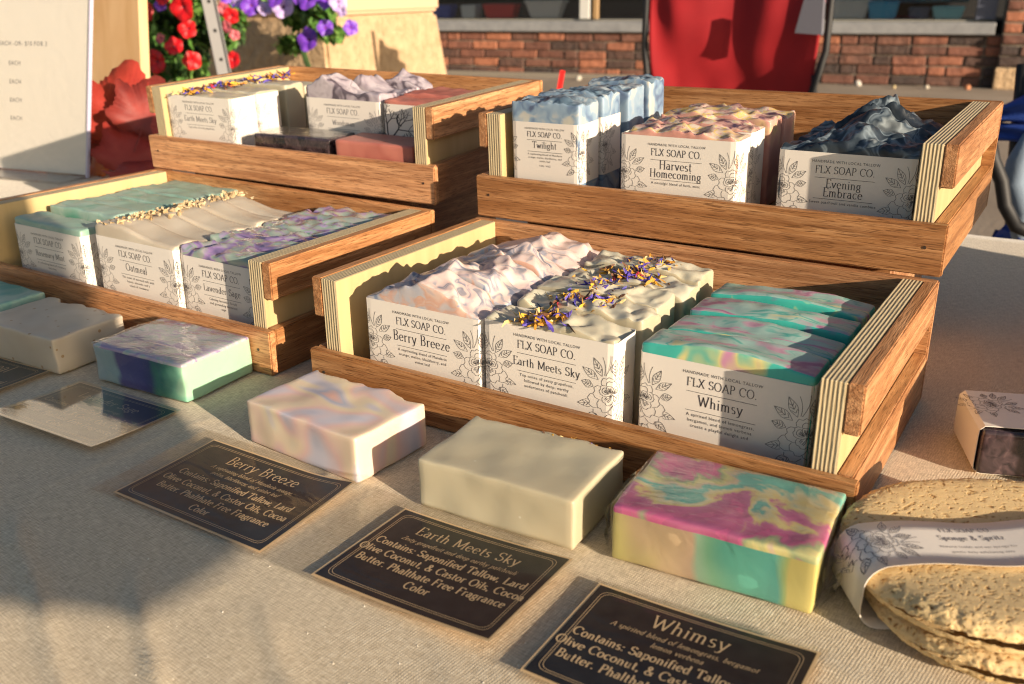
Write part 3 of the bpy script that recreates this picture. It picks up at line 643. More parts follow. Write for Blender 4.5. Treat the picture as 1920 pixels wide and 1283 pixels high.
for i, y in enumerate((.0275, .060, .092)):
    sl = dict(z0=.004, z1=.0585, name_lines=[('Evening', .024), ('Embrace', .027)], desc=['Sweet patchouli and vanilla combine'], r=.0035) if i == 0 else None
    bar(MB_, .2420, y, .0925, .030, .0590, [M['eve'], M['eve']],
        ['black marbled soap in the Evening Embrace label, back right tray', 'black and grey marbled soap with high swirled crest behind the Evening Embrace label', 'rearmost black marbled soap in the right corner of the raised tray'][i], AG, top_eve(i), sl, seed=50 + i, n=(56, 18, 10))
# --- front left tray
for i, y in enumerate((.0135, .056, .085, .114, .143, .172)):
    sl = dict(z0=.004, z1=.0600, name_lines=[('Rosemary Mint', .040)], desc=['A refreshing blend of rosemary', 'and mint']) if i == 0 else None
    bar(MC, .0450 - (.012 if i > 0 else 0), y, .092, .0285, .0655, [M['rose'], M['rose']],
        'mint green soap in the Rosemary Mint label, front left tray' if i == 0 else 'mint green soap, %s of the Rosemary Mint row' % rowname[min(i, 5)], AG, top_rose(i), sl, seed=60 + i, n=(16, 6, 8), rough=.0008)
def oat_flakes(i):
    def ex(t):
        rr = random.Random(70 + i); pts = []; f = top_oat(i)
        for q in range(34): u = max(.03, min(.5, rr.gauss(.19, .07))); v = rr.uniform(.02, .98); pts.append((u * .0935, v * .029, .0660 + f(u, v) + rr.uniform(.0004, .0018)))
        petals(t, pts, FLAKE, 'oat_flakes', .0058, i, .0024)
    return ex
for i in range(5):
    sl = dict(z0=.004, z1=.0640, name_lines=[('Oatmeal', .026)], desc=['The scent of warmed milk with', 'honey, almonds, and a', 'touch of cinnamon']) if i == 0 else (dict(z0=.004, z1=.0645, flowers=False) if i == 3 else None)
    bar(MC, .1530, .0165 + i * .0288, .0950, .0282, .0660, [M['oatp'], M['oatp']],
        'cream soap in the Oatmeal label, front left tray' if i == 0 else 'oat flaked cream soap, %s of the Oatmeal row' % rowname[i], AG, top_oat(i), sl, seed=80 + i, n=(22, 10, 10), extra=oat_flakes(i))
for i in range(6):
    sl = dict(z0=.004, z1=.0610, name_lines=[('Lavender Sage', .040)], desc=['Calming lavender florals', 'and grounding botanical', 'sage']) if i == 0 else None
    bar(MC, .2505, .0200 + i * .0290, .0865, .0285, .0655, [M['lav'], M['lav']],
        'violet and green marbled soap in the Lavender Sage label' if i == 0 else 'violet and green marbled soap, %s of the Lavender Sage row' % rowname[i], AG, top_lav(i), sl, seed=90 + i, n=(26, 10, 10))
# --- back left tray
for i, y in enumerate((.0125, .047, .090, .120)):
    sl = dict(z0=.004, z1=.0655, name_lines=[('Earth Meets Sky', .046)], desc=['Top notes of zesty grapefruit,'], faint=True) if i < 2 else None
    bar(MD, .0225, y, .0925, .0325 if i < 2 else .0285, .0670, [M['earth'], M['earth_top']],
        ['petal topped cream soap with a faint Earth Meets Sky label in the back left tray', 'second petal topped cream soap with sleeve in the back left tray', 'bare cream soap, third in the back left tray', 'rearmost cream soap in the left corner of the back left tray'][i], AG, top_rose(i), sl, seed=100 + i, n=(20, 8, 8), extra=earth_petals(i, .0668, .5))
for i, y in enumerate((.056, .088, .118)):
    sl = dict(z0=.004, z1=.0655, name_lines=[('Woodsman', .028)], desc=['Warm woods'], faint=True) if i == 0 else None
    bar(MD, .1735, y, .0915, .029, .0675, [M['lilac'], M['lilac']],
        ['grey lilac soap with craggy top in a white label, middle of the back left tray', 'craggy grey lilac soap behind the white labelled one', 'rearmost craggy grey lilac soap in the back left tray'][i], AG, top_lil(i), sl, seed=110 + i, n=(30, 12, 10))
def moon_art(pr, w, z0, z1):
    pts = [(-.013 + .0045 * math.cos(R(a)), z1 - .014 + .0055 * math.sin(R(a))) for a in range(100, 281, 15)]
    for k in range(len(pts) - 1):
        th = .0004 + .0016 * math.sin(math.pi * k / (len(pts) - 1)); pr.add(ribbon([pts[k], pts[k + 1]], th, th))
    rr = random.Random(5)
    def branch(x, y, a, L, wd, dep):
        x1, y1 = x + math.cos(a) * L, y + math.sin(a) * L; m = ((x + x1) / 2 + rr.uniform(-.1, .1) * L, (y + y1) / 2); pr.add(ribbon([(x, y), m, (x1, y1)], wd, wd))
        if dep:
            for s in (-1, 1, .2): branch(x1, y1, a + s * rr.uniform(.4, .9), L * rr.uniform(.55, .8), wd * .65, dep - 1)
    branch(-.030, z0 + .008, R(85), .020, .0022, 4); branch(-.018, z0 + .006, R(80), .008, .0015, 3); branch(-.002, z0 + .010, R(95), .012, .0016, 3)
for i, y in enumerate((.055, .086, .116)):
    bar(MD, .2700, y, .0660, .029, .0690, [M['red'], M['red']],
        ['brick red soap in a label with black trees and a crescent moon', 'brick red soap directly behind the crescent moon label', 'rearmost brick red soap in the back left tray'][i], AG, top_rose(i), dict(z0=.004, z1=.0650, art=moon_art) if i == 0 else None, seed=120 + i, n=(18, 8, 8))
bar(MD, .1420, .0100, .0930, .042, .0290, [M['dark'], M['dark']], 'dark wrapped soap lying flat against the front board of the back left tray', None, None, None, z=.0165, rz=R(3), seed=131,
    extra=lambda t: soap_obj('wrap_film', t, .0942, .0432, .0300, [FILM], seed=4, rough=.0007).__setattr__('location', (-.0006, -.0006, -.0004)))
bar(MD, .2440, .0110, .0880, .042, .0290, [M['red'], M['red']], 'bare brick red soap lying flat beside the dark wrapped one in the back left tray', None, None, None, z=.0165, rz=R(1), seed=132)

# ------------------------------------------------------------------ sample bars lying on the cloth
SG = None
I4 = Matrix.Identity(4)
def sample(x, y, rz, w, d, h, mats, label, seed, n=(30, 20, 10), rough=.0008, extra=None, r=.0017, shape=None):
    t = empty('soap_bar', T(x, y, .0004, rz), label, 'soap bar', 'sample soaps lying on the cloth')
    V, F, MI = soap_mesh(w, d, h, mats, None, r, n, rough, seed)
    if shape: V = [shape(v) for v in V]
    mesh('soap', V, F, mats, t, MI if len(mats) > 1 else None, smooth=True)
    if extra: extra(t)
    return t
def broken(depth, sd):          # the poured top of the loaf is the bar's far long edge: leave it ragged
    def f(v):
        if v.y > .045:
            k = (v.y - .045) / .018; v = v.copy(); v.y += k * depth * (mn.noise(Vector((v.x * 55 + sd, 0, 1))) - .2) + k * depth * .4 * mn.noise(Vector((v.x * 160, v.z * 60, sd)))
        return v
    return f
b = NB('soap_berry_bar'); v = b.co((1, 1.7, 1), False); n = b.noise(v, 15, 1.0, 1.2, .4)
c = b.ramp(n.outputs[0], [(.30, (.26, .36, .52)), (.38, (.46, .46, .54)), (.45, (.66, .44, .40)), (.52, (.70, .56, .38)), (.58, (.66, .58, .40)), (.63, (.50, .48, .52)), (.69, (.28, .36, .50)), (.76, (.68, .36, .28))])
c = b.mix(.22, c, (.70, .58, .55)); b.set(Base_Color=c, Roughness=.38, Subsurface_Weight=.3, Subsurface_Radius=(.008, .005, .004), Subsurface_Scale=1.0); n2 = b.noise(b.co((1, 1, 1)), 90, 3); b.bump(n2.outputs[0], .10, .001); BERRYBAR = b.m
sample(.0165, -.0750, R(-4), .0945, .060, .0285, [BERRYBAR], 'pastel pink, cream and blue soap lying on the cloth before the Berry Breeze label', 1, shape=broken(.006, 2.0))
sample(.1545, -.0815, R(2.5), .0935, .062, .0290, [M['earth']], 'plain beige green soap lying on the cloth before the Earth Meets Sky label', 2, shape=broken(.004, 9.0), n=(26, 18, 10), extra=lambda t: petals(t, [(.045 + .0055 * k + .003 * math.sin(k * 3), .0600 + .0012 * math.sin(k * 5), .0288) for k in range(8)], PET, size=.0035, seed=9, wide=.0008))
def whim_bar():
    b = NB('soap_whimsy_bar'); v = b.co((1, 1, 1), False); s = b.N('SeparateXYZ'); b.L(v, s.inputs[0])
    w = b.noise(v, 26, 4, .8, .55); f0 = b.math('ADD', b.math('MULTIPLY', s.outputs[1], 15.0), b.math('MULTIPLY', w.outputs[0], 1.7)); f0 = b.math('ADD', f0, b.math('MULTIPLY', b.math('SINE', b.math('MULTIPLY', s.outputs[0], 62.0)), .20))
    fr = b.math('FRACT', f0)
    top = b.ramp(fr, [(.0, (.48, .06, .22)), (.16, (.54, .12, .28)), (.24, (.70, .55, .20)), (.36, (.64, .58, .34)), (.44, (.10, .42, .34)), (.54, (.14, .50, .40)), (.60, (.66, .50, .34)), (.72, (.68, .62, .24)), (.82, (.30, .40, .20)), (.92, (.60, .08, .26))])
    ns = b.noise(b.co((1, 1, 1), False), 16, 1.5, .3)
    xx = b.math('ADD', b.math('MULTIPLY', s.outputs[0], 10.0), b.math('MULTIPLY', b.math('SUBTRACT', ns.outputs[0], .5), 1.0))
    side = b.ramp(xx, [(.0, (.52, .46, .13)), (.14, (.52, .38, .20)), (.30, (.50, .34, .22)), (.36, (.24, .42, .28)), (.48, (.12, .38, .22)), (.62, (.05, .38, .28)), (.90, (.04, .36, .30)), (.97, (.30, .42, .14)), (1.0, (.50, .44, .12))])
    mk = b.math('GREATER_THAN', s.outputs[2], .0262); b.set(Base_Color=b.mix(.14, b.mix(mk, side, top), (.55, .48, .38)), Roughness=.3, Subsurface_Weight=.25, Subsurface_Radius=(.006, .004, .003), Subsurface_Scale=1.0, Coat_Weight=.3)
    return b.m
def wrap_extra(w, d, h, ends=True, sd=1):
    def ex(t):
        o = soap_obj('wrap_film', t, w + .0016, d + .0016, h + .0012, [FILM], seed=sd, rough=.0010, n=(30, 20, 10)); o.location = (-.0008, -.0008, -.0002)
        if ends:                                    # gathered, crumpled ends of the wrap
            for side in (0, 1):
                V = []; F = []; rr = random.Random(sd + side); ny, nz = 14, 8; x0 = -.0008 if side == 0 else w + .0008; sg = -1 if side == 0 else 1
                for j in range(ny + 1):
                    for k in range(nz + 1):
                        u, q = j / ny, k / nz; bulge = math.sin(math.pi * u) ** .5 * math.sin(math.pi * q) ** .5
                        V.append((x0 + sg * (.0015 + .0065 * bulge * (.5 + rr.random())), .002 + u * (d - .004), .001 + q * (h - .003) * (.92 + .1 * rr.random())))
                for j in range(ny):
                    for k in range(nz): a = j * (nz + 1) + k; F.append((a, a + 1, a + nz + 2, a + nz + 1))
                mesh('wrap_end', V, F, FILM, t, smooth=True)
    return ex
sample(.2655, -.0720, R(3.5), .0975, .0645, .0300, [whim_bar()], 'plastic wrapped soap with teal sides and a magenta, yellow and green swirled top', 3, extra=wrap_extra(.0975, .0645, .030))
def lav_bar():
    b = NB('soap_lavender_sample'); v = b.co((1, 1, 1), False); s = b.N('SeparateXYZ'); b.L(v, s.inputs[0]); ns = b.noise(v, 26, 2, .6)
    xx = b.math('ADD', b.math('MULTIPLY', s.outputs[0], 11.0), b.math('MULTIPLY', b.math('SUBTRACT', ns.outputs[0], .5), .55)); xx = b.math('ADD', xx, b.math('MULTIPLY', s.outputs[1], 4.0))
    side = b.ramp(xx, [(.06, (.34, .44, .46)), (.16, (.26, .38, .40)), (.24, (.10, .09, .24)), (.55, (.07, .07, .22)), (.70, (.05, .06, .17)), (.84, (.05, .20, .14)), (.96, (.22, .50, .34)), (1.0, (.34, .58, .40))])
    n2 = b.noise(b.co((1, 1.8, 1), False), 50, 2, 1.5); top = b.ramp(n2.outputs[0], [(.38, (.30, .24, .40)), (.46, (.44, .38, .48)), (.55, (.34, .44, .40)), (.64, (.50, .46, .52))])
    mk = b.math('GREATER_THAN', s.outputs[2], .0262); b.set(Base_Color=b.mix(mk, side, top), Roughness=.3, Subsurface_Weight=.15, Subsurface_Radius=(.006, .004, .003), Subsurface_Scale=1.0); return b.m
sample(-.1530, -.0625, R(3), .0900, .0640, .0285, [lav_bar()], 'plastic wrapped violet and mint green soap by the front left tray corner', 4, extra=wrap_extra(.0900, .0640, .0285, False, 7))
sample(-.2820, -.0760, R(2), .0965, .0640, .0280, [M['oat']], 'off white oat soap lying on the cloth at the left picture edge', 5, shape=broken(.006, 5.0))
sample(-.3920, -.0640, R(-1), .0940, .0590, .0280, [M['rosebar']], 'teal green soap half cut by the left picture edge', 6)

rr = random.Random(31); V = []; F = []
for q in range(260):                # lint and soap crumbs on the cloth
    x, y = rr.uniform(-.1, .42), rr.uniform(-.28, -.085); r = rr.uniform(.0002, .0006); z = cloth_z(x, y) + .0001; o = len(V)
    V += [(x - r, y, z), (x, y - r * rr.uniform(.5, 1.4), z), (x + r, y, z), (x, y + r, z), (x, y, z + r)]; F += [(o, o + 1, o + 4), (o + 1, o + 2, o + 4), (o + 2, o + 3, o + 4), (o + 3, o, o + 4)]
meta(mesh('lint', V, F, plain('lint_pale', (.75, .70, .60), .8)), 'pale specks of lint and soap crumbs scattered over the cloth', 'lint', None, 'stuff')
# ------------------------------------------------------------------ laminated cards
CARD = NB('card_black'); n = CARD.noise(CARD.co((1, 1, 1)), 120, 4); CARD.set(Base_Color=CARD.ramp(n.outputs[0], [(.35, (.008, .008, .008)), (.7, (.022, .021, .019))]), Roughness=.35); CARD = CARD.m
GOLD = plain('card_gold_border', (.85, .60, .32), .4); GTXT = plain('card_gold_text', (.70, .50, .28), .45)
def card(x, y, rz, label, title, sub, body, w=.112, d=.0690, curl=None, gold=True, m=(.016, .006, .006, .008), tw=.5, lam=None):
    lam = lam or LAMI
    t = empty('ingredient_card', T(x, y, .0008, rz), label, 'card', 'black laminated ingredient cards')
    curl = curl or (lambda u, v: 0.0)
    NX, NY = 26, 18
    def sheet(name, x0, x1, y0, y1, off, mat, thick=.0003):
        V = [(x0 + (x1 - x0) * i / NX, y0 + (y1 - y0) * j / NY, off + curl(x0 + (x1 - x0) * i / NX, y0 + (y1 - y0) * j / NY)) for j in range(NY + 1) for i in range(NX + 1)]; n0 = len(V)
        F = [(j * (NX + 1) + i, j * (NX + 1) + i + 1, (j + 1) * (NX + 1) + i + 1, (j + 1) * (NX + 1) + i) for j in range(NY) for i in range(NX)]
        return mesh(name, V, F, mat, t, smooth=True)
    ml, mr, mf, mb = m
    sheet('laminate', -ml, w + mr, -mf, d + mb, .0010, lam); sheet('laminate', -ml, w + mr, -mf, d + mb, .0001, LAMI)
    sheet('card_border', -.0014, w + .0014, -.0014, d + .0014, .0003, GOLD); sheet('card_face', 0, w, 0, d, .0005, CARD)
    pr = Print(); g = .0034
    for k in (g, g + .0012):
        r = .004; P = []
        for (cx, cy, a0) in ((w - k - r, k + r, -90), (w - k - r, d - k - r, 0), (k + r, d - k - r, 90), (k + r, k + r, 180)):
            P += [(cx + r * math.cos(R(a0 + q * 30)), cy + r * math.sin(R(a0 + q * 30))) for q in range(4)]
        P.append(P[0]); D = []
        for a, c_ in zip(P, P[1:]):
            nn = max(1, int(math.dist(a, c_) / .006)); D += [(a[0] + (c_[0] - a[0]) * q / nn, a[1] + (c_[1] - a[1]) * q / nn) for q in range(nn)]
        D.append(P[-1]); pr.add(ribbon(D, .00028, .00028))
    pr.add(serif(title, tw * w, thin=.040, thick=.105), w * .5, d - .0165)
    yy = d - .0235
    for s in sub: pr.add(serif(s, cap=.0031, slant=.25, thin=.07, thick=.11), w * .5, yy); yy -= .0055
    yy -= .0028
    for s in body: pr.add(serif(s, cap=.0052, thin=.08, thick=.17, track=.05), w * .5, yy); yy -= .0082
    pr.obj('card_print', lambda u, v: (u, v, .0007 + curl(u, v)), GTXT, t)
    return t
BODY = ['Contains: Saponified Tallow, Lard', 'Olive Coconut, & Castor Oils, Cocoa', 'Butter. Phalthate Free Fragrance', 'Color']
card(.0000, -.1590, R(0), 'black card headed Berry Breeze in gold letters, lying on the cloth', 'Berry Breeze', ['A captivating blend of Mandarin orange,', 'melon, blackberry, and violet leaf'], BODY, w=.1135, d=.0700,
     curl=lambda u, v: .004 * max(0, (u - .075) / .04) ** 2 * (v / .07) + .0015 * (v / .07) ** 2)
card(.1520, -.1600, R(-.6), 'black card headed Earth Meets Sky in gold letters, lying on the cloth', 'Earth Meets Sky', ['Zesty grapefruit and deep earthy patchouli'], BODY, w=.1010, d=.0690, tw=.62, m=(.026, .005, .005, .010),
     curl=lambda u, v: .0045 * (u / .10) ** 2 + .0008)
card(.2730, -.1650, R(-.3), 'black card headed Whimsy, cut by the bottom picture edge', 'Whimsy', ['A spirited blend of lemongrass, bergamot', 'lemon verbena'], BODY, w=.1000, d=.0680, m=(.004, .004, .004, .004), tw=.36,
     curl=lambda u, v: .004 * (u / .10) ** 2 + .001)
card(-.1560, -.1370, R(1.8), 'glossy black card headed Lavender Sage, mostly washed out by glare', 'Lavender Sage', ['Calming lavender and sage'], BODY, w=.0990, d=.0630, m=(.003, .003, .003, .003), tw=.6, curl=lambda u, v: .003 * (1 - v / .063) ** 2, lam=LAMI2)
card(-.2980, -.1420, R(2), 'black card at the left picture edge before the off white oat soap', 'Oatmeal', ['Warm milk and honey'], BODY, w=.1040, d=.0640, m=(.004, .005, .004, .004), curl=lambda u, v: .005 * max(0, u / .10 - .5) ** 2)

# ------------------------------------------------------------------ right foreground: sponge and sleeved dark soap
t = empty('soap_bar', T(.4050, .1080, .0006, R(20)), 'dark soap lying in a cream flowered sleeve at the right picture edge', 'soap bar')
so = soap_obj('soap', t, .0920, .0580, .0270, [M['dark']], seed=200, n=(24, 16, 10)); so.location = (.0014, -.0005, .0014)
V, F = [], []; g = .0004
f_, P_ = rrect(.0950, .0300, .004); N = 60                         # sleeve runs round top, side and bottom; open at the front
for off in (0, -.0004):
    for yy in (.0035, .030, .054):
        for i in range(N): x, y, a, c_ = f_(P_ * i / N); V.append((.0475 + x + a * off, yy, y + c_ * off))
for lay in (0, 1):
    for q in (0, 1):
        for i in range(N): a = lay * 3 * N + q * N + i; b_ = lay * 3 * N + q * N + (i + 1) % N; F.append((a, b_, b_ + N, a + N))
for i in range(N): j = (i + 1) % N; F.append((i, j, 3 * N + j, 3 * N + i)); F.append((2 * N + i, 2 * N + j, 5 * N + j, 5 * N + i))
sl = mesh('label_sleeve', V, F, PAPER, t)
pr = Print(); add_flower(pr, .012, .034, .030, 1, .0003, R(-70)); pr.add(serif('FLX SOAP CO.', .040), .055, .040); pr.obj('label_print', lambda u, v: (u, v, .0302), INK, sl)

def sponge_mat():
    b = NB('loofah_sponge'); v = b.co((1, 1, 1)); wn = b.noise(v, 90, 3); wv = b.N('VectorMath', operation='MULTIPLY_ADD'); b.L(wn.outputs['Color'], wv.inputs[0]); wv.inputs[1].default_value = (.010,) * 3; b.L(v, wv.inputs[2])
    mp = b.N('Mapping'); mp.inputs['Scale'].default_value = (1, 1.5, 1); b.L(wv.outputs[0], mp.inputs[0])
    vo = b.N('TexVoronoi', feature='SMOOTH_F1'); vo.inputs['Scale'].default_value = 300; b.L(mp.outputs[0], vo.inputs['Vector']); n = b.noise(v, 700, 3)
    v2 = b.N('TexVoronoi', feature='SMOOTH_F1'); v2.inputs['Scale'].default_value = 620; b.L(mp.outputs[0], v2.inputs['Vector'])
    f = b.math('MULTIPLY', b.math('MINIMUM', b.math('MULTIPLY', vo.outputs['Distance'], 3.0), 1.0), b.math('MINIMUM', b.math('MULTIPLY', v2.outputs['Distance'], 4.2), 1.0))
    c = b.ramp(f, [(.0, (.10, .035, .010)), (.25, (.26, .12, .030)), (.6, (.58, .38, .16)), (1.0, (.66, .48, .24))])
    b.set(Base_Color=c, Roughness=.8, Subsurface_Weight=.2, Subsurface_Radius=(.006, .004, .002), Subsurface_Scale=1.0)
    h = b.math('MULTIPLY_ADD', n.outputs[0], .15, f); b.bump(h, .5, .0010); return b.m
SPM = sponge_mat()
t = empty('sponge', T(.4340, -.0090, .0008, R(34)), 'pair of oval tan loofah sponge discs tied together by a flowered paper band', 'sponge')
A_, B_ = .073, .063                         # x along the band, y across it
def sponge_disc(z0, th, dx, dy, sd, A=A_, B=B_):
    V = []; F = []
    def spt(r, a, top):
        ca, sa = math.cos(a), math.sin(a); sq = 1 / (abs(ca) ** 2.3 + abs(sa) ** 2.3) ** (1 / 2.3); x, y = A * r * ca * sq, B * r * sa * sq; edge = (1 - r ** 14) ** .5 if r < 1 else 0; z = th * (.5 + (.5 if top else -.5) * edge)
        if top: z += .0010 * mn.noise(Vector((x * 26, y * 26, sd))) + .0022 * max(0, (abs(y) - .022) / .03)
        p = Vector((x, y, z)); k = 1 if r > .9 else .28
        p += (mn.noise_vector(p * 260 + Vector((sd, 0, 0))) * .0006 + mn.noise_vector(p * 800) * .0006) * k; return p + Vector((dx, dy, z0 - z * 0))
    for top in (True, False):
        o = len(V); ng = 120 if top else 70
        for j in range(ng + 1):
            for i in range(ng + 1):
                u, v_ = 2 * i / ng - 1, 2 * j / ng - 1; m = max(abs(u), abs(v_)); q = m / max(1e-9, math.hypot(u, v_)) if m else 1; x_, y_ = u * q, v_ * q; r = min(1.0, math.hypot(x_, y_))
                V.append(spt(min(1, math.sin(r * math.pi / 2) ** .85) if r > 0 else 0, math.atan2(y_, x_), top))
        for j in range(ng):
            for i in range(ng): a = o + j * (ng + 1) + i; f = (a, a + 1, a + ng + 2, a + ng + 1); F.append(f if top else f[::-1])
    return mesh('loofah', V, F, SPM, t, smooth=True)
sponge_disc(.0140, .0140, 0, 0, 1); sponge_disc(.0006, .0132, .006, -.0050, 9, .072, .063)
V = []; F = []; BW, BH, BR_ = .1530, .0335, .011; f_, P_ = rrect(BW, BH, BR_); N = 110; HB = .0170
def bz(x, up): return -.0012 + (-.0010 * math.cos(x * 20) + .0006 * math.sin(x * 90) if up else 0)
for off in (0, -.0004):
    for q in range(5):
        yy = -.001 - HB + 2 * HB * q / 4
        for i in range(N): x, y, a, c_ = f_(P_ * i / N); V.append((x + .002 + a * off, yy + .0008 * math.sin(i * .3), y + c_ * off + bz(x, y > .02)))
for lay in (0, 1):
    for q in range(4):
        for i in range(N): a = lay * 5 * N + q * N + i; b_ = lay * 5 * N + q * N + (i + 1) % N; F.append((a, b_, b_ + N, a + N))
for i in range(N): j = (i + 1) % N; F.append((i, j, 5 * N + j, 5 * N + i)); F.append((4 * N + i, 4 * N + j, 9 * N + j, 9 * N + i))
bd = mesh('paper_band', V, F, PAPER, t, smooth=True)
pr = Print(); add_flower(pr, -.064, .001, .030, -1, .0004, R(80)); add_flower(pr, .022, .001, .030, 1, .0004, R(60))
pr.add(serif('FLX SOAP CO.', .024), -.021, .0085); pr.add(serif('Sponge & Spritz', .030), -.021, .0020)
pr.add(sans('Natural loofah and sea sponge for', size=.0022), -.021, -.004); pr.add(sans('gentle daily exfoliating care', size=.0022), -.021, -.008)
def bandmap(u, v):
    hw = BW / 2 - BR_; z = BH if abs(u) < hw else BH - BR_ + math.sqrt(max(0, BR_ ** 2 - (abs(u) - hw) ** 2)); return (u + .002, v - .001, z + bz(u, True) + .00015)
pr.obj('label_print', bandmap, INKG, bd)

# ------------------------------------------------------------------ left background on the table
t = empty('price_sign', T(-.8558, .4136, .0005, R(9)), 'tall cream price sign in a clear plastic holder at the left picture edge', 'sign')
SIGNP = plain('sign_paper', (.80, .75, .66), .35)
tilt = -.10
def sgn(x0, x1, z0, z1, y0, y1, mat, name):
    bm = box_bm(x0, x1, y0, y1, z0, z1, .0004)
    for v in bm.verts: v.co.x += v.co.z * .155; v.co.y += v.co.z * .10
    return bm_obj(name, bm, mat, t)
sgn(-.52, -.004, .004, .42, .0012, .0020, SIGNP, 'sign_sheet'); sgn(-.524, 0, 0, .425, -.0008, .0010, FILM, 'clear_front'); sgn(-.524, 0, 0, .425, .0024, .004, FILM, 'clear_back')
sgn(-.002, .0015, 0, .425, -.0012, .0044, plain('acrylic_edge', (.55, .52, .66), .15), 'holder_edge'); sgn(-.524, 0, -.0003, .003, -.05, .06, FILM, 'holder_foot')
pr = Print()
for s, x, z, sz in (('10 ]', -.115, .262, .013), ('$4 EACH -OR- $10 FOR 3', -.125, .188, .0080), ('EACH', -.135, .160, .0078), ('EACH', -.134, .133, .0078), ('EACH', -.133, .106, .0078), ('EACH', -.132, .079, .0078)):
    pr.add(sans(s, size=sz * 1.15), x - .016, z)
pr.obj('sign_print', lambda u, v: (u + v * .155, .0009 + v * .10, v), INKG, t)
b = NB('pine_plank'); v = b.co((9, 9, 1.4)); n = b.noise(v, 3, 3, 1.0); kn = b.noise(b.co((1, 1, .5)), 14, 1)
c = b.ramp(n.outputs[0], [(.3, (.58, .38, .19)), (.7, (.68, .48, .27))]); c = b.mix(b.ramp(kn.outputs[0], [(.74, (0, 0, 0)), (.80, (1, 1, 1))]), c, (.36, .20, .08)); b.set(Base_Color=c, Roughness=.6); PINE = b.m
t = empty('pine_board', T(-1.20, .56, .0006, R(0)), 'upright pale pine board with knots behind the red leaves', 'board')
bm = box_bm(0, .29, 0, .018, 0, .75, .002)
for v in bm.verts: v.co.x += 0; v.co.y += v.co.z * .16
bmesh.ops.transform(bm, matrix=Matrix.Rotation(R(-2), 4, 'Y'), verts=bm.verts); bm_obj('plank', bm, PINE, t)
for kx, kz in ((.185, .215), (.20, .100), (.12, .36)):
    V = [(kx + .011 * math.cos(a) * (1 + .2 * math.sin(2 * a)), .0, kz + .007 * math.sin(a)) for a in [2 * math.pi * i / 14 for i in range(14)]]
    mesh('knot', [(x, .16 * z - .0006, z) for x, y, z in V], [tuple(range(14))], plain('knot_wood', (.30, .16, .06), .6), t)

def leaf_mat(nm, c1, c2):
    b = NB(nm); n = b.noise(b.co((1, 1, 1)), 30, 3); b.set(Base_Color=b.ramp(n.outputs[0], [(.3, c1), (.7, c2)]), Roughness=.6, Transmission_Weight=0.0, Subsurface_Weight=.1); b.bump(b.noise(b.co((1, 1, 1)), 160, 3).outputs[0], .4, .001); return b.m
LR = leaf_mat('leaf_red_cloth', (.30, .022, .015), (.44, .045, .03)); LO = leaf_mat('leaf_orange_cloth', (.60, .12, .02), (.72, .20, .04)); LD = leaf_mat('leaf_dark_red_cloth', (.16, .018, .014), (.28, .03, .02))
def maple(name, loc, rot, size, mat, label):
    out = []; tips = [(90, 1.0), (40, .85), (140, .85), (-10, .62), (190, .62)]; ang = []
    seq = [(-70, .34), (-38, .55), (-12, .80), (4, .66), (20, .72), (38, 1.0), (52, .74), (66, .80), (90, 1.08), (114, .80), (128, .74), (142, 1.0), (160, .72), (176, .66), (192, .80), (218, .55), (250, .34)]
    for i, (a, r) in enumerate(seq):
        a2, r2 = seq[(i + 1) % len(seq)]; 
        if a2 < a: a2 += 360
        for k in range(4): q = k / 4; rr_ = r + (r2 - r) * q; rr_ *= 1 + (.05 if k % 2 else 0); out.append((math.cos(R(a + (a2 - a) * q)) * rr_, math.sin(R(a + (a2 - a) * q)) * rr_))
    V = [Vector((0, 0, 0))]; F = []; n = len(out)
    for s in (.5, 1.0):
        for x, y in out: V.append(Vector((x * s, y * s, 0)))
    for v in V[0:]: v.z = .14 * math.sin(v.x * 2.2) + .10 * v.x * v.x - .12 * v.y * v.y + .03 * math.cos(math.atan2(v.y, v.x) * 7) * v.length
    for i in range(n): j = (i + 1) % n; F.append((0, 1 + i, 1 + j)); F.append((1 + i, 1 + n + i, 1 + n + j, 1 + j))
    V = [v * size for v in V]; o = mesh(name, V, F, mat, None, smooth=True); o.location = loc; o.rotation_euler = rot
    sm = o.modifiers.new('thick', 'SOLIDIFY'); sm.thickness = .0006
    V2, F2 = tube([(0, -.2 * size, .002), (0, -.75 * size, .004)], .0012, 6); mesh('stalk', V2, F2, LD, o); return meta(o, label, 'artificial leaf', 'red and orange fabric leaves')
def at(u, w, y):       # point of the place at depth y seen at photo point (u, w)
    d = [CR[0][i] * (u - 960) / 1758.17 + CR[1][i] * (w - 641.5) / 1758.17 + CR[2][i] for i in range(3)]; k = (y - CP[1]) / d[1]
    return tuple(CP[i] + d[i] * k for i in range(3))
maple('maple_leaf', at(222, 232, .475), (R(72), R(12), R(34)), .094, LR, 'large bright red fabric leaf standing upright beside the price sign')
maple('maple_leaf', at(240, 300, .455), (R(66), R(30), R(44)), .066, LR, 'red fabric leaf below the large upright one, in front of the back left tray')
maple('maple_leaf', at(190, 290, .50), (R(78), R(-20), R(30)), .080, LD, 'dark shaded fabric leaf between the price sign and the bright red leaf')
maple('maple_leaf', at(186, 322, .44), (R(62), R(-30), R(20)), .040, LO, 'small orange fabric leaf at the bottom corner of the price sign')
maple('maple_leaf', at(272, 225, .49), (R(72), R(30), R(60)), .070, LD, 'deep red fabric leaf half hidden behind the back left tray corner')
maple('maple_leaf', at(262, 330, .42), (R(20), R(5), R(70)), .055, LR, 'red fabric leaf lying flat behind the mint soap tray')
maple('maple_leaf', at(215, 320, .52), (R(80), R(15), R(-20)), .085, LD, 'rearmost dark red fabric leaf against the pine board')

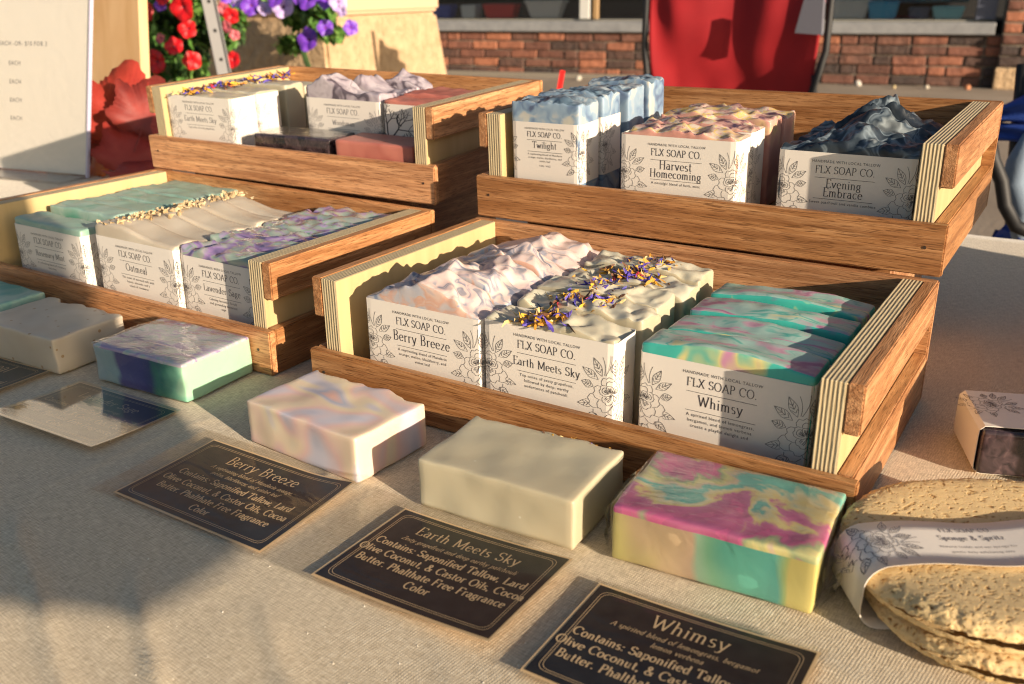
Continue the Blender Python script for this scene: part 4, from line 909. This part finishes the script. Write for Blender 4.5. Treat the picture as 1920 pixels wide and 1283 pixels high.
# ------------------------------------------------------------------ ground, planter, flowers, post
b = NB('pavement'); v = b.co((1, 1, 1), False); n = b.noise(v, 1.2, 5); n2 = b.noise(v, 40, 3)
c = b.ramp(n.outputs[0], [(.3, (.27, .22, .165)), (.7, (.40, .335, .26))]); c = b.mix(b.math('MULTIPLY', n2.outputs[0], .3), c, (.12, .09, .07)); b.set(Base_Color=c, Roughness=.85); b.bump(n2.outputs[0], .3, .01); PAVE = b.m
g_ = mesh('ground', [(-80, -40, -.75), (80, -40, -.75), (80, 120, -.75), (-80, 120, -.75)], [(0, 1, 2, 3)], PAVE); meta(g_, kind='structure')
b = NB('cast_stone'); v = b.co((1, 1, 1), False); n = b.noise(v, 22, 5, .3, .6); c = b.ramp(n.outputs[0], [(.3, (.40, .27, .15)), (.7, (.56, .40, .24))]); b.set(Base_Color=c, Roughness=.85); b.bump(n.outputs[0], .9, .03); STONE = b.m
STONE2 = plain('cast_stone_smooth', (.60, .40, .25), .7)
t = empty('stone_planter', T(-3.15, 3.05, -.75), 'large sand coloured rough stone planter full of petunias', 'planter')
def frust(name, w0, w1, d0, d1, z0, z1, mat, par):
    V = []
    for w_, d_, z in ((w0, d0, z0), (w1, d1, z1)): V += [(-w_ / 2, -d_ / 2, z), (w_ / 2, -d_ / 2, z), (w_ / 2, d_ / 2, z), (-w_ / 2, d_ / 2, z)]
    bm = bmesh.new(); vv = [bm.verts.new(p) for p in V]
    for f in ((0, 1, 5, 4), (1, 2, 6, 5), (2, 3, 7, 6), (3, 0, 4, 7), (4, 5, 6, 7), (3, 2, 1, 0)): bm.faces.new([vv[i] for i in f])
    bmesh.ops.bevel(bm, geom=bm.edges[:], offset=.015, segments=2, affect='EDGES'); return bm_obj(name, bm, mat, par)
frust('planter_body', 1.62, 1.40, .95, .80, 0, .895, STONE, t); frust('planter_rim', 1.42, 1.42, .82, .82, .90, 1.12, STONE2, t)
soil = box('soil', -.65, .65, -.35, .35, 1.122, 1.14, plain('soil_dark', (.03, .02, .012), .9), t)
LEAFG = [leaf_mat('petunia_leaf', (.05, .13, .02), (.09, .22, .035)), leaf_mat('petunia_leaf_pale', (.12, .26, .05), (.20, .34, .08)), leaf_mat('petunia_leaf_dark', (.02, .05, .012), (.04, .09, .02))]
def foliage(name, par, blobs, n, seed, size=.035):
    rr = random.Random(seed); V = []; F = []; MI = []
    for q in range(n):
        cx, cy, cz, rx, ry, rz_ = rr.choice(blobs); 
        while True:
            p = Vector((rr.uniform(-1, 1), rr.uniform(-1, 1), rr.uniform(-1, 1)))
            if p.length < 1: break
        p = Vector((cx + p.x * rx, cy + p.y * ry, cz + p.z * rz_)); L = size * rr.uniform(.6, 1.3); E = Matrix.Rotation(rr.uniform(0, 6.28), 3, 'Z') @ Matrix.Rotation(rr.uniform(-.2, 1.7), 3, 'X'); o = len(V)
        for x, y, z in ((0, -.5, 0), (.28, -.15, .06), (.26, .2, .05), (0, .55, -.05), (-.26, .2, .05), (-.28, -.15, .06), (0, 0, -.02)): V.append(p + E @ Vector((x, y, z)) * L)
        m_ = rr.choice((0, 0, 1, 2)); 
        for i in range(6): F.append((o + 6, o + i, o + (i + 1) % 6)); MI.append(m_)
    return meta(mesh(name, V, F, LEAFG, par, MI, smooth=True), kind='stuff')
def petal_mat(nm, c1, c2):
    b = NB(nm); n = b.noise(b.co((1, 1, 1)), 40, 2); b.set(Base_Color=b.ramp(n.outputs[0], [(.3, c1), (.7, c2)]), Roughness=.5, Subsurface_Weight=.15); return b.m
RED = petal_mat('petunia_red', (.42, .003, .008), (.60, .006, .010)); PUR = petal_mat('petunia_violet', (.12, .025, .40), (.22, .07, .56)); PAL = petal_mat('petunia_pale_violet', (.40, .28, .62), (.58, .45, .75)); DRK = petal_mat('petunia_dusky_pink', (.35, .06, .09), (.5, .12, .14))
def petunia(par, x, y, z, r, mat, yaw, pit, seed):
    rr = random.Random(seed); V = [Vector((0, 0, -.35 * r))]; F = []; n = 30
    for ri, zz in ((.12, -.22), (.35, -.05), (.7, .02), (1.0, -.04)):
        for k in range(n): a = 2 * math.pi * k / n; lob = 1 - .13 * ri * abs(math.cos(2.5 * a)) ** 3; V.append(Vector((math.cos(a) * ri * r * lob, math.sin(a) * ri * r * lob, (zz + .07 * ri * math.sin(5 * a + seed) + .05 * ri * rr.uniform(-1, 1)) * r)))
    for k in range(n): F.append((0, 1 + k, 1 + (k + 1) % n))
    for q in range(3):
        for k in range(n): a = 1 + q * n; F.append((a + k, a + n + k, a + n + (k + 1) % n, a + (k + 1) % n))
    mi = [1] * n + [0] * (3 * n); o = mesh('petunia_flower', V, F, [mat, M.setdefault('throat', plain('petunia_throat', (.12, .01, .03), .6))], par, mi, smooth=True)
    o.location = (x, y, z); o.rotation_euler = (R(90 - pit), 0, R(yaw)); return o
# red petunias near the gauge post (local frame = world position)
def plant(name, label, blobs, flowers, nleaf, seed, lsize):
    t = empty(name, T(blobs[0][0], blobs[0][1], blobs[0][2]), label, 'flowering plant'); bx, by, bz = blobs[0][:3]
    foliage('foliage', t, [(a - bx, c_ - by, d - bz, e, f, g) for a, c_, d, e, f, g in blobs], nleaf, seed, lsize)
    V, F = tube([(0, 0, -.10), (.02, .05, -.3)], .012, 6); mesh('stem', V, F, LEAFG[2], t)
    for i, (x, y, z, r, m_) in enumerate(flowers): petunia(t, x - bx, y - by, z - bz, r, m_, 30 + random.uniform(-25, 25), random.uniform(-10, 30), i + seed)
Y1 = 1.9
import builtins
Rf = [(291, 116, 29, RED), (326, 86, 22, RED), (351, 54, 22, RED), (360, 114, 22, RED), (268, 22, 26, RED), (340, 14, 32, RED), (305, -4, 18, RED), (436, 112, 19, RED), (300, 10, 14, PUR), (433, 30, 18, RED), (425, 50, 14, DRK), (440, 66, 12, DRK), (300, 72, 12, DRK), (418, 18, 16, DRK)]
pf = lambda L, Y: [(*at(u, w, Y + random.uniform(-.04, .02)), r / 1758 * 2.75 * Y / 1.9, m_) for u, w, r, m_ in L]
bl = lambda L, Y: [(*at(u, w, Y + .09), rx / 1758 * 2.75, .08, rz / 1758 * 2.75) for u, w, rx, rz in L]
plant('petunia_plant', 'red petunia plant beside the grey metal post', bl([(320, 60, 60, 75), (300, 110, 50, 50), (350, 120, 50, 45), (380, 40, 35, 60), (425, 50, 25, 40), (270, 20, 25, 40), (330, 0, 80, 30)], Y1), pf(Rf, Y1), 2300, 11, .058)
Vf = [(576, 74, 25, PUR), (610, 52, 17, PUR), (658, 52, 15, PUR), (435, 4, 24, PUR), (470, 10, 22, PUR), (497, 16, 16, PAL), (530, 12, 24, PAL), (575, -2, 22, PUR), (612, -4, 24, PUR), (634, 4, 18, PAL), (560, -6, 16, PUR), (450, -6, 26, PAL), (640, 20, 12, PAL), (515, -4, 20, PUR)]
Y2 = 2.35
plant('petunia_plant', 'violet petunia plant trailing over the stone planter', bl([(560, 35, 30, 30), (600, 30, 40, 32), (550, 85, 14, 20), (480, -6, 50, 14), (620, 64, 14, 18), (560, 0, 70, 18)], Y2), [(x, y, z, r * 1.0, m_) for x, y, z, r, m_ in pf(Vf, Y2 * .98)], 900, 12, .05)
t = empty('metal_post', T(*at(430, 190, 1.75)), 'leaning grey perforated metal post among the petunias', 'post')
p0 = Vector(at(433, 200, 1.75)); p1 = Vector(at(378, -60, 1.75)); d = p1 - p0; L_ = d.length; STEEL = plain('galvanised_steel', (.13, .13, .135), .5)
t.matrix_world = Matrix.Translation(p0) @ d.to_track_quat('Z', 'Y').to_matrix().to_4x4() @ Matrix.Rotation(R(145), 4, 'Z')
box('web', -.019, .019, -.002, .002, -.9, L_ + .3, STEEL, t); box('flange', -.022, -.0185, -.014, .0045, -.9, L_ + .3, STEEL, t); box('flange', .0185, .022, -.014, .0045, -.9, L_ + .3, STEEL, t)
HOLE = plain('hole_black', (.01, .01, .01), .9)
for k in range(14):
    z = -.12 + k * .09
    for yy in (-.0026, .0022): V, F = tube([(0, yy, z), (0, yy + .0004, z)], .006, 10); mesh('hole', V, F, HOLE, t)

# ------------------------------------------------------------------ brick building across the pavement
wall_ang = math.atan2(.16, .987); WM = T(-.72, 10.16, -.75, wall_ang)
MORT = plain('mortar', (.22, .18, .14), .9)
def brick_mat(nm, c1, c2, c3):
    b = NB(nm); oi = b.N('ObjectInfo'); n = b.noise(b.co((1, 1, 1)), 9, 4); f = b.math('ADD', b.math('MULTIPLY', oi.outputs['Random'], .6), b.math('MULTIPLY', n.outputs[0], .45))
    b.set(Base_Color=b.ramp(f, [(.18, c1), (.45, c2), (.7, c3)]), Roughness=.8); b.bump(n.outputs[0], .9, .03); return b.m
BR = brick_mat('red_brick', (.10, .045, .032), (.19, .075, .048), (.34, .13, .07)); BRD = brick_mat('dark_brick', (.035, .028, .026), (.08, .045, .035), (.17, .075, .05))
wall = empty('brick_wall', WM, 'red brick shopfront wall below the grey window sills', 'wall')
box('wall_core', -8.2, 2.6, .03, .35, 0, .497, MORT, wall); box('base_course', -8.2, -3.6, -.10, -.015, 0, .045, plain('stone_base', (.22, .19, .15), .85), wall)
bms = {}
def brick(x, z, w_, mat, y0=0, h=.084, par=None):
    k = (round(w_, 2), mat.name, random.randrange(3)); 
    if k not in bms:
        bm = box_bm(0, w_, 0, .10, 0, h, .010, 1)
        for v in bm.verts: v.co += Vector(mn.noise_vector(v.co * 9 + Vector((k[2] * 5, 0, 0)))) * .010
        me = bpy.data.meshes.new('brick'); bm.to_mesh(me); bm.free(); me.materials.append(mat); bms[k] = me
    o = link_mesh('brick', bms[k], par or wall); o.location = (x, y0 + random.uniform(-.008, .006), z); o['ply'] = 0; return o
for row in range(5):
    x = -6.8 + (.17 if row % 2 else 0); z = .008 + row * .098
    while x < -.0:
        w_ = .32 if random.random() < .75 else .155
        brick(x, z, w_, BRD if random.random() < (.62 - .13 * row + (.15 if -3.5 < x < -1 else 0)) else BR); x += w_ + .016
sb = NB('sill_paint'); n = sb.noise(sb.co((1, 1, 1)), 12, 3); sb.set(Base_Color=sb.ramp(n.outputs[0], [(.3, (.20, .205, .215)), (.7, (.27, .275, .28))]), Roughness=.5); SILL = sb.m
box('window_sill', -8.2, -.01, -.06, .20, .500, .615, SILL, wall, .008); box('window_stool', -8.2, -.01, .06, .34, .617, .634, plain('stool_grey', (.30, .29, .25), .6), wall, .004)
up = empty('upper_facade', WM, 'upper brick storeys above the shop windows', 'building')
box('wall', -16, 8, .0, .35, 2.45, 9.0, BR, up); box('wall', -16, -8.25, .0, .35, 0, 2.44, BR, up)
for k in range(7): box('window', -14.5 + k * 3.0, -13.3 + k * 3.0, -.02, .0, 3.6, 5.6, plain('upper_glass_%d' % k, (.03, .035, .04), .1), up)
# pier on the right (projects, and shades the wall to its left)
pier = empty('brick_pier', WM @ T(.06, 0, 0), 'projecting red brick pier at the top right corner', 'pier')
box('pier_core', .0, 2.2, -.07, .34, 0, 1.9, MORT, pier); box('pier_base', -.02, 2.2, -.13, -.071, 0, .20, STONE, pier, .01)
for row in range(15):
    z = .215 + row * .103; x = .0 - (0 if row % 2 else .0)
    while x < 1.2:
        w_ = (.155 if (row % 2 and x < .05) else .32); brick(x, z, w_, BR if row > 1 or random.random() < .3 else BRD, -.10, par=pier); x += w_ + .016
# windows: frames, glass, goods on display
DKF = plain('frame_dark_blue', (.09, .10, .14), .4); WHT = plain('frame_white', (.55, .55, .52), .5); DARK = plain('shop_interior', (.015, .016, .018), .7); BLUEG = plain('shop_shelf_blue', (.10, .22, .26), .6)
wi = empty('shop_window', WM, 'wide shop window above the grey sill with plastic tubs on show', 'window')
box('window_frame', -.20, -.02, .02, .10, .636, 2.4, DKF, wi, .006); box('window_frame', -4.28, -4.16, .02, .10, .636, 2.4, WHT, wi, .006); box('window_frame', -4.12, -4.06, .02, .10, .636, 2.4, plain('frame_wood', (.35, .22, .10), .5), wi, .006); box('window_frame', -7.1, -7.0, .02, .10, .636, 2.4, WHT, wi, .006)
gl = NB('window_glass'); tr = gl.N('BsdfTransparent'); g2 = gl.N('BsdfGlossy'); g2.inputs['Roughness'].default_value = .02; fr = gl.N('Fresnel'); mx = gl.N('MixShader'); gl.L(fr.outputs[0], mx.inputs[0]); gl.L(tr.outputs[0], mx.inputs[1]); gl.L(g2.outputs[0], mx.inputs[2]); gl.L(mx.outputs[0], gl.out.inputs[0])
box('pane', -4.05, -.205, .055, .06, .636, 2.4, gl.m, wi); box('pane', -6.99, -4.285, .055, .06, .636, 2.4, gl.m, wi)
up2 = 0
inn = empty('shop_interior', WM, 'dark shop interior behind the window glass', 'interior'); box('back_wall', -8.2, 2.4, 1.6, 1.7, -.0, 2.6, DARK, inn); box('display_floor', -8.2, 2.4, .36, 1.59, .58, .616, DARK, inn)
box('shelf_panel', -1.9, -.25, 1.2, 1.25, .77, 2.2, BLUEG, inn)
def tub(x, z, w_, h, col, label, y=.20, cat='tub', taper=.82, lid=None):
    t = empty('storage_tub', WM @ T(x, y, z), label, cat, 'goods in the shop window'); m_ = plain('tub_plastic', col, .35)
    frust('tub_body', w_ * taper, w_, .2 * taper, .2, 0, h, m_, t); frust('tub_rim', w_ * 1.05, w_ * 1.05, .215, .215, h - .03, h + .003, lid or m_, t)
WH = (.62, .63, .60)
tub(-1.40, .636, .42, .19, (.50, .55, .55), 'long white box in the shop window right of the red chair'); tub(-1.06, .636, .30, .17, (.02, .32, .55), 'bright blue tub in the shop window')
tub(-.72, .636, .20, .11, (.05, .09, .16), 'small navy box in the shop window'); tub(-.45, .636, .30, .12, (.20, .52, .58), 'turquoise and white box near the window corner')
tub(-.58, .82, .34, .14, (.10, .42, .58), 'light blue tub stacked above the turquoise box', .45); tub(-1.05, .85, .18, .14, (.45, .45, .38), 'cream jar above the bright blue tub', .45)
tub(-6.65, .636, .38, .18, (.60, .62, .60), 'pale tub at the far left of the shop window'); tub(-6.10, .636, .30, .15, (.02, .07, .38), 'royal blue tub in the shop window'); tub(-5.72, .636, .20, .15, (.58, .62, .62), 'white jug in the shop window', taper=.9)
tub(-5.32, .636, .42, .16, (.55, .02, .03), 'red tub in the shop window'); tub(-4.75, .636, .48, .20, WH, 'large white basin in the shop window', taper=.7)
# pebbles and leaf litter by the wall
for i, (x, y, s, c_) in enumerate(((-1.2, -.12, .035, (.5, .47, .42)), (-4.15, -.35, .035, (.45, .42, .35)), (-6.75, -.15, .05, (.42, .38, .30)), (-.55, -.22, .022, (.5, .45, .36)), (-.18, -.2, .03, (.42, .17, .08)), (-.85, -.3, .02, (.45, .36, .2)))):
    bm = bmesh.new(); bmesh.ops.create_icosphere(bm, subdivisions=2, radius=s)
    for v in bm.verts: v.co *= 1 + .35 * mn.noise(v.co * 30 + Vector((i, 0, 0)))
    o = bm_obj('pebble', bm, plain('pebble_%d' % i, c_, .8), None, smooth=True); o.matrix_world = WM @ T(x, y, s * .6); meta(o, ['whitish lump lying at the foot of the brick wall', 'pale stone on the pavement left of the red chair', 'pale round stone beside the planter base', 'small pale stone near the wall shadow', 'orange leaf scrap by the pier foot', 'tan leaf scrap on the pavement'][i], 'litter', 'litter along the wall')

# ------------------------------------------------------------------ chairs behind the stall
def fabric(nm, c1, c2):
    b = NB(nm); n = b.noise(b.co((1, 1, 1)), 5, 3); b.set(Base_Color=b.ramp(n.outputs[0], [(.3, c1), (.7, c2)]), Roughness=.75); w = b.noise(b.co((300, 300, 300)), 1, 1); b.bump(w.outputs[0], .3, .001); return b.m
REDF = fabric('red_canvas', (.26, .003, .008), (.36, .006, .012)); BLUF = fabric('blue_canvas', (.01, .035, .22), (.015, .06, .32)); BLK = plain('black_tube', (.008, .008, .009), .6)
YC = 2.5; a0 = Vector(at(1211, 60, YC)); a1 = Vector(at(1541, 60, YC)); zt = .42; ex = (a1 - a0).normalized(); t = empty('folding_chair', T(a0.x, a0.y, -.75), 'red canvas folding chair with black frame behind the back right tray', 'chair')
Wc = (a1 - a0).length; V = []; F = []; NX, NZ = 60, 46; zl = at(1380, 172, YC)[2]; zlow = zl - .05
for k in range(NZ + 1):
    q = k / NZ; z = zlow + (zt - zlow) * q
    side = .0 if z > .0 else 0
    for i in range(NX + 1):
        u = i / NX; inset = .045 * (1 - min(1, q * 1.6)) ** 1.3; x = inset * Wc * 1.2 + u * (Wc - 2 * inset * Wc * 1.2)
        fold = .020 * math.sin(u * 15 + q * 1.2 + 1.5 * mn.noise(Vector((u * 3, q * 2, 0)))) * min(1, q * 1.3) + .012 * mn.noise(Vector((u * 6, q * 3, 2)))
        V.append((x, .05 * math.sin(math.pi * u) + fold + .15 * (q - .5) ** 2, z + .75))
for k in range(NZ):
    for i in range(NX): a = k * (NX + 1) + i; F.append((a, a + 1, a + NX + 2, a + NX + 1))
bk = mesh('backrest', V, F, REDF, t, smooth=True); s_ = bk.modifiers.new('t', 'SOLIDIFY'); s_.thickness = .004
# the seat slings below and the tubes
for sx2 in (0, 1):
    xo = -.012 if sx2 == 0 else Wc + .012; inn_ = .05 if sx2 == 0 else -.05
    V, F = tube([(xo, .02, 1.20), (xo, .02, .82), (xo + inn_ * .5, .0, .70), (xo + inn_, .0, .62), (xo + inn_ * 5, -.02, .28), (xo + inn_ * 8, -.03, .02)], .011, 8); mesh('frame_tube', V, F, BLK, t, smooth=True)
    V, F = tube([(xo + inn_ * .6, .03, .75), (xo + inn_ * .2, .05, .4), (xo, .05, .02)], .010, 8); mesh('leg', V, F, BLK, t, smooth=True)
box('seat', .04, Wc - .04, .03, .46, .40, .425, REDF, t, .01)
gp = [at(u, w, YC - .05) for u, w in ((1490, 62), (1540, 66), (1545, -10), (1510, -10))]
V = [(p[0] - a0.x, p[1] - a0.y - .0, p[2] + .75) for p in gp] ; V += [(x, y + .02, z) for x, y, z in V]
mesh('side_pocket', V, [(0, 1, 2, 3), (7, 6, 5, 4), (0, 4, 5, 1), (1, 5, 6, 2), (2, 6, 7, 3), (3, 7, 4, 0)], plain('grey_mesh_pocket', (.13, .13, .16), .6), t)
st = at(1052, 150, 1.6); o = box('red_flag', -.006, .006, -.001, .001, -.03, .022, plain('red_plastic', (.75, .01, .01), .4)); o.location = st; o.rotation_euler = (0, R(10), R(30)); meta(o, 'tiny red plastic strip sticking up behind the Twilight soap', 'marker')
# blue camp chair + jeans at the right edge
YB = 1.15; bx = Vector(at(1890, 300, YB)); t = empty('camp_chair', T(bx.x, bx.y, -.75), 'blue camp chair with curved black tube at the right picture edge', 'chair')
def rel(u, w, y): p = at(u, w, y); return (p[0] - bx.x, p[1] - bx.y, p[2] + .75)
def panel(name, pts, mat, thick=.012, bulge=.02):
    P = [rel(*p) for p in pts]; n = 8; V = []; F = []
    for j in range(n + 1):
        for i in range(n + 1):
            u, q = i / n, j / n; p = [P[0][k] * (1 - u) * (1 - q) + P[1][k] * u * (1 - q) + P[2][k] * u * q + P[3][k] * (1 - u) * q for k in range(3)]
            p[1] -= bulge * math.sin(math.pi * u) * math.sin(math.pi * q) + .006 * math.sin(q * 9 + u * 5); V.append(p)
    for j in range(n):
        for i in range(n): a = j * (n + 1) + i; F.append((a, a + 1, a + n + 2, a + n + 1))
    o = mesh(name, V, F, mat, t, smooth=True); m_ = o.modifiers.new('t', 'SOLIDIFY'); m_.thickness = thick; return o
panel('backrest', [(1868, 226, YB), (2100, 240, YB), (2100, 90, YB), (1866, 205, YB)], BLUF); panel('seat', [(1866, 262, YB), (2100, 280, YB), (2100, 226, YB), (1868, 232, YB)], BLUF)
panel('foot_rest', [(1855, 452, YB), (1960, 460, YB), (1960, 432, YB), (1885, 420, YB)], BLUF, .02, .03)
V, F = tube([rel(*p) for p in ((1852, 245, YB - .06), (1862, 300, YB - .06), (1878, 340, YB - .06), (1884, 385, YB - .06), (1905, 425, YB - .06), (1945, 440, YB - .06))], .010, 10); mesh('frame_tube', V, F, BLK, t, smooth=True)
V, F = tube([rel(*p) for p in ((1920, 120, YB + .03), (1900, 330, YB + .03), (1890, 700, YB + .03), (1888, 860, YB + .03))], .010, 8); mesh('leg', V, F, BLK, t, smooth=True)
DEN = fabric('light_denim', (.10, .15, .22), (.26, .32, .39)); t2 = empty('folded_jeans', T(bx.x, bx.y - .02, -.75), 'pale blue denim bundle hanging beside the black chair tube', 'clothing'); 
V, F = tube([rel(*p) for p in ((1935, 250, YB), (1912, 300, YB), (1906, 340, YB), (1925, 390, YB), (1915, 430, YB), (1920, 470, YB))], [.010, .016, .018, .018, .014, .010], 12)
V = [Vector(v) + mn.noise_vector(Vector(v) * 40) * .004 for v in V]; mesh('denim_leg', V, F, DEN, t2, smooth=True)

# ------------------------------------------------------------------ the photographer's bent arm (outside the picture; it throws the shadow at lower left)
def ns(n, s, h):      # n across the sun's direction, s along it
    return Vector((SX * s + -SY * n, SY * s + SX * n, h))
arm = [ns(-.60, .62, .33), ns(-.42, .72, .290), ns(-.27, .82, .246), ns(-.195, .85, .222), ns(-.135, .85, .235), ns(-.120, .86, .33), ns(-.125, .87, .46), ns(-.16, .90, .62)]
rad = [.028, .036, .048, .055, .060, .058, .062, .075]
P = []; RR = []
for i in range(len(arm) - 1):
    a, b2, c2, d2 = arm[max(i - 1, 0)], arm[i], arm[i + 1], arm[min(i + 2, len(arm) - 1)]
    for q in range(6):
        t_ = q / 6; P.append(.5 * ((2 * b2) + (c2 - a) * t_ + (2 * a - 5 * b2 + 4 * c2 - d2) * t_ ** 2 + (3 * b2 - a - 3 * c2 + d2) * t_ ** 3)); RR.append(rad[i] + (rad[i + 1] - rad[i]) * t_ + .0015 * math.sin(i * 6 + q * 2.1))
V, F = tube(P, RR, 24); o = mesh('person', V, F, fabric('jacket_cloth', (.05, .055, .07), (.08, .085, .10)), smooth=True)
meta(o, 'bent arm of the photographer in a dark jacket sleeve, beyond the picture edge', 'person')
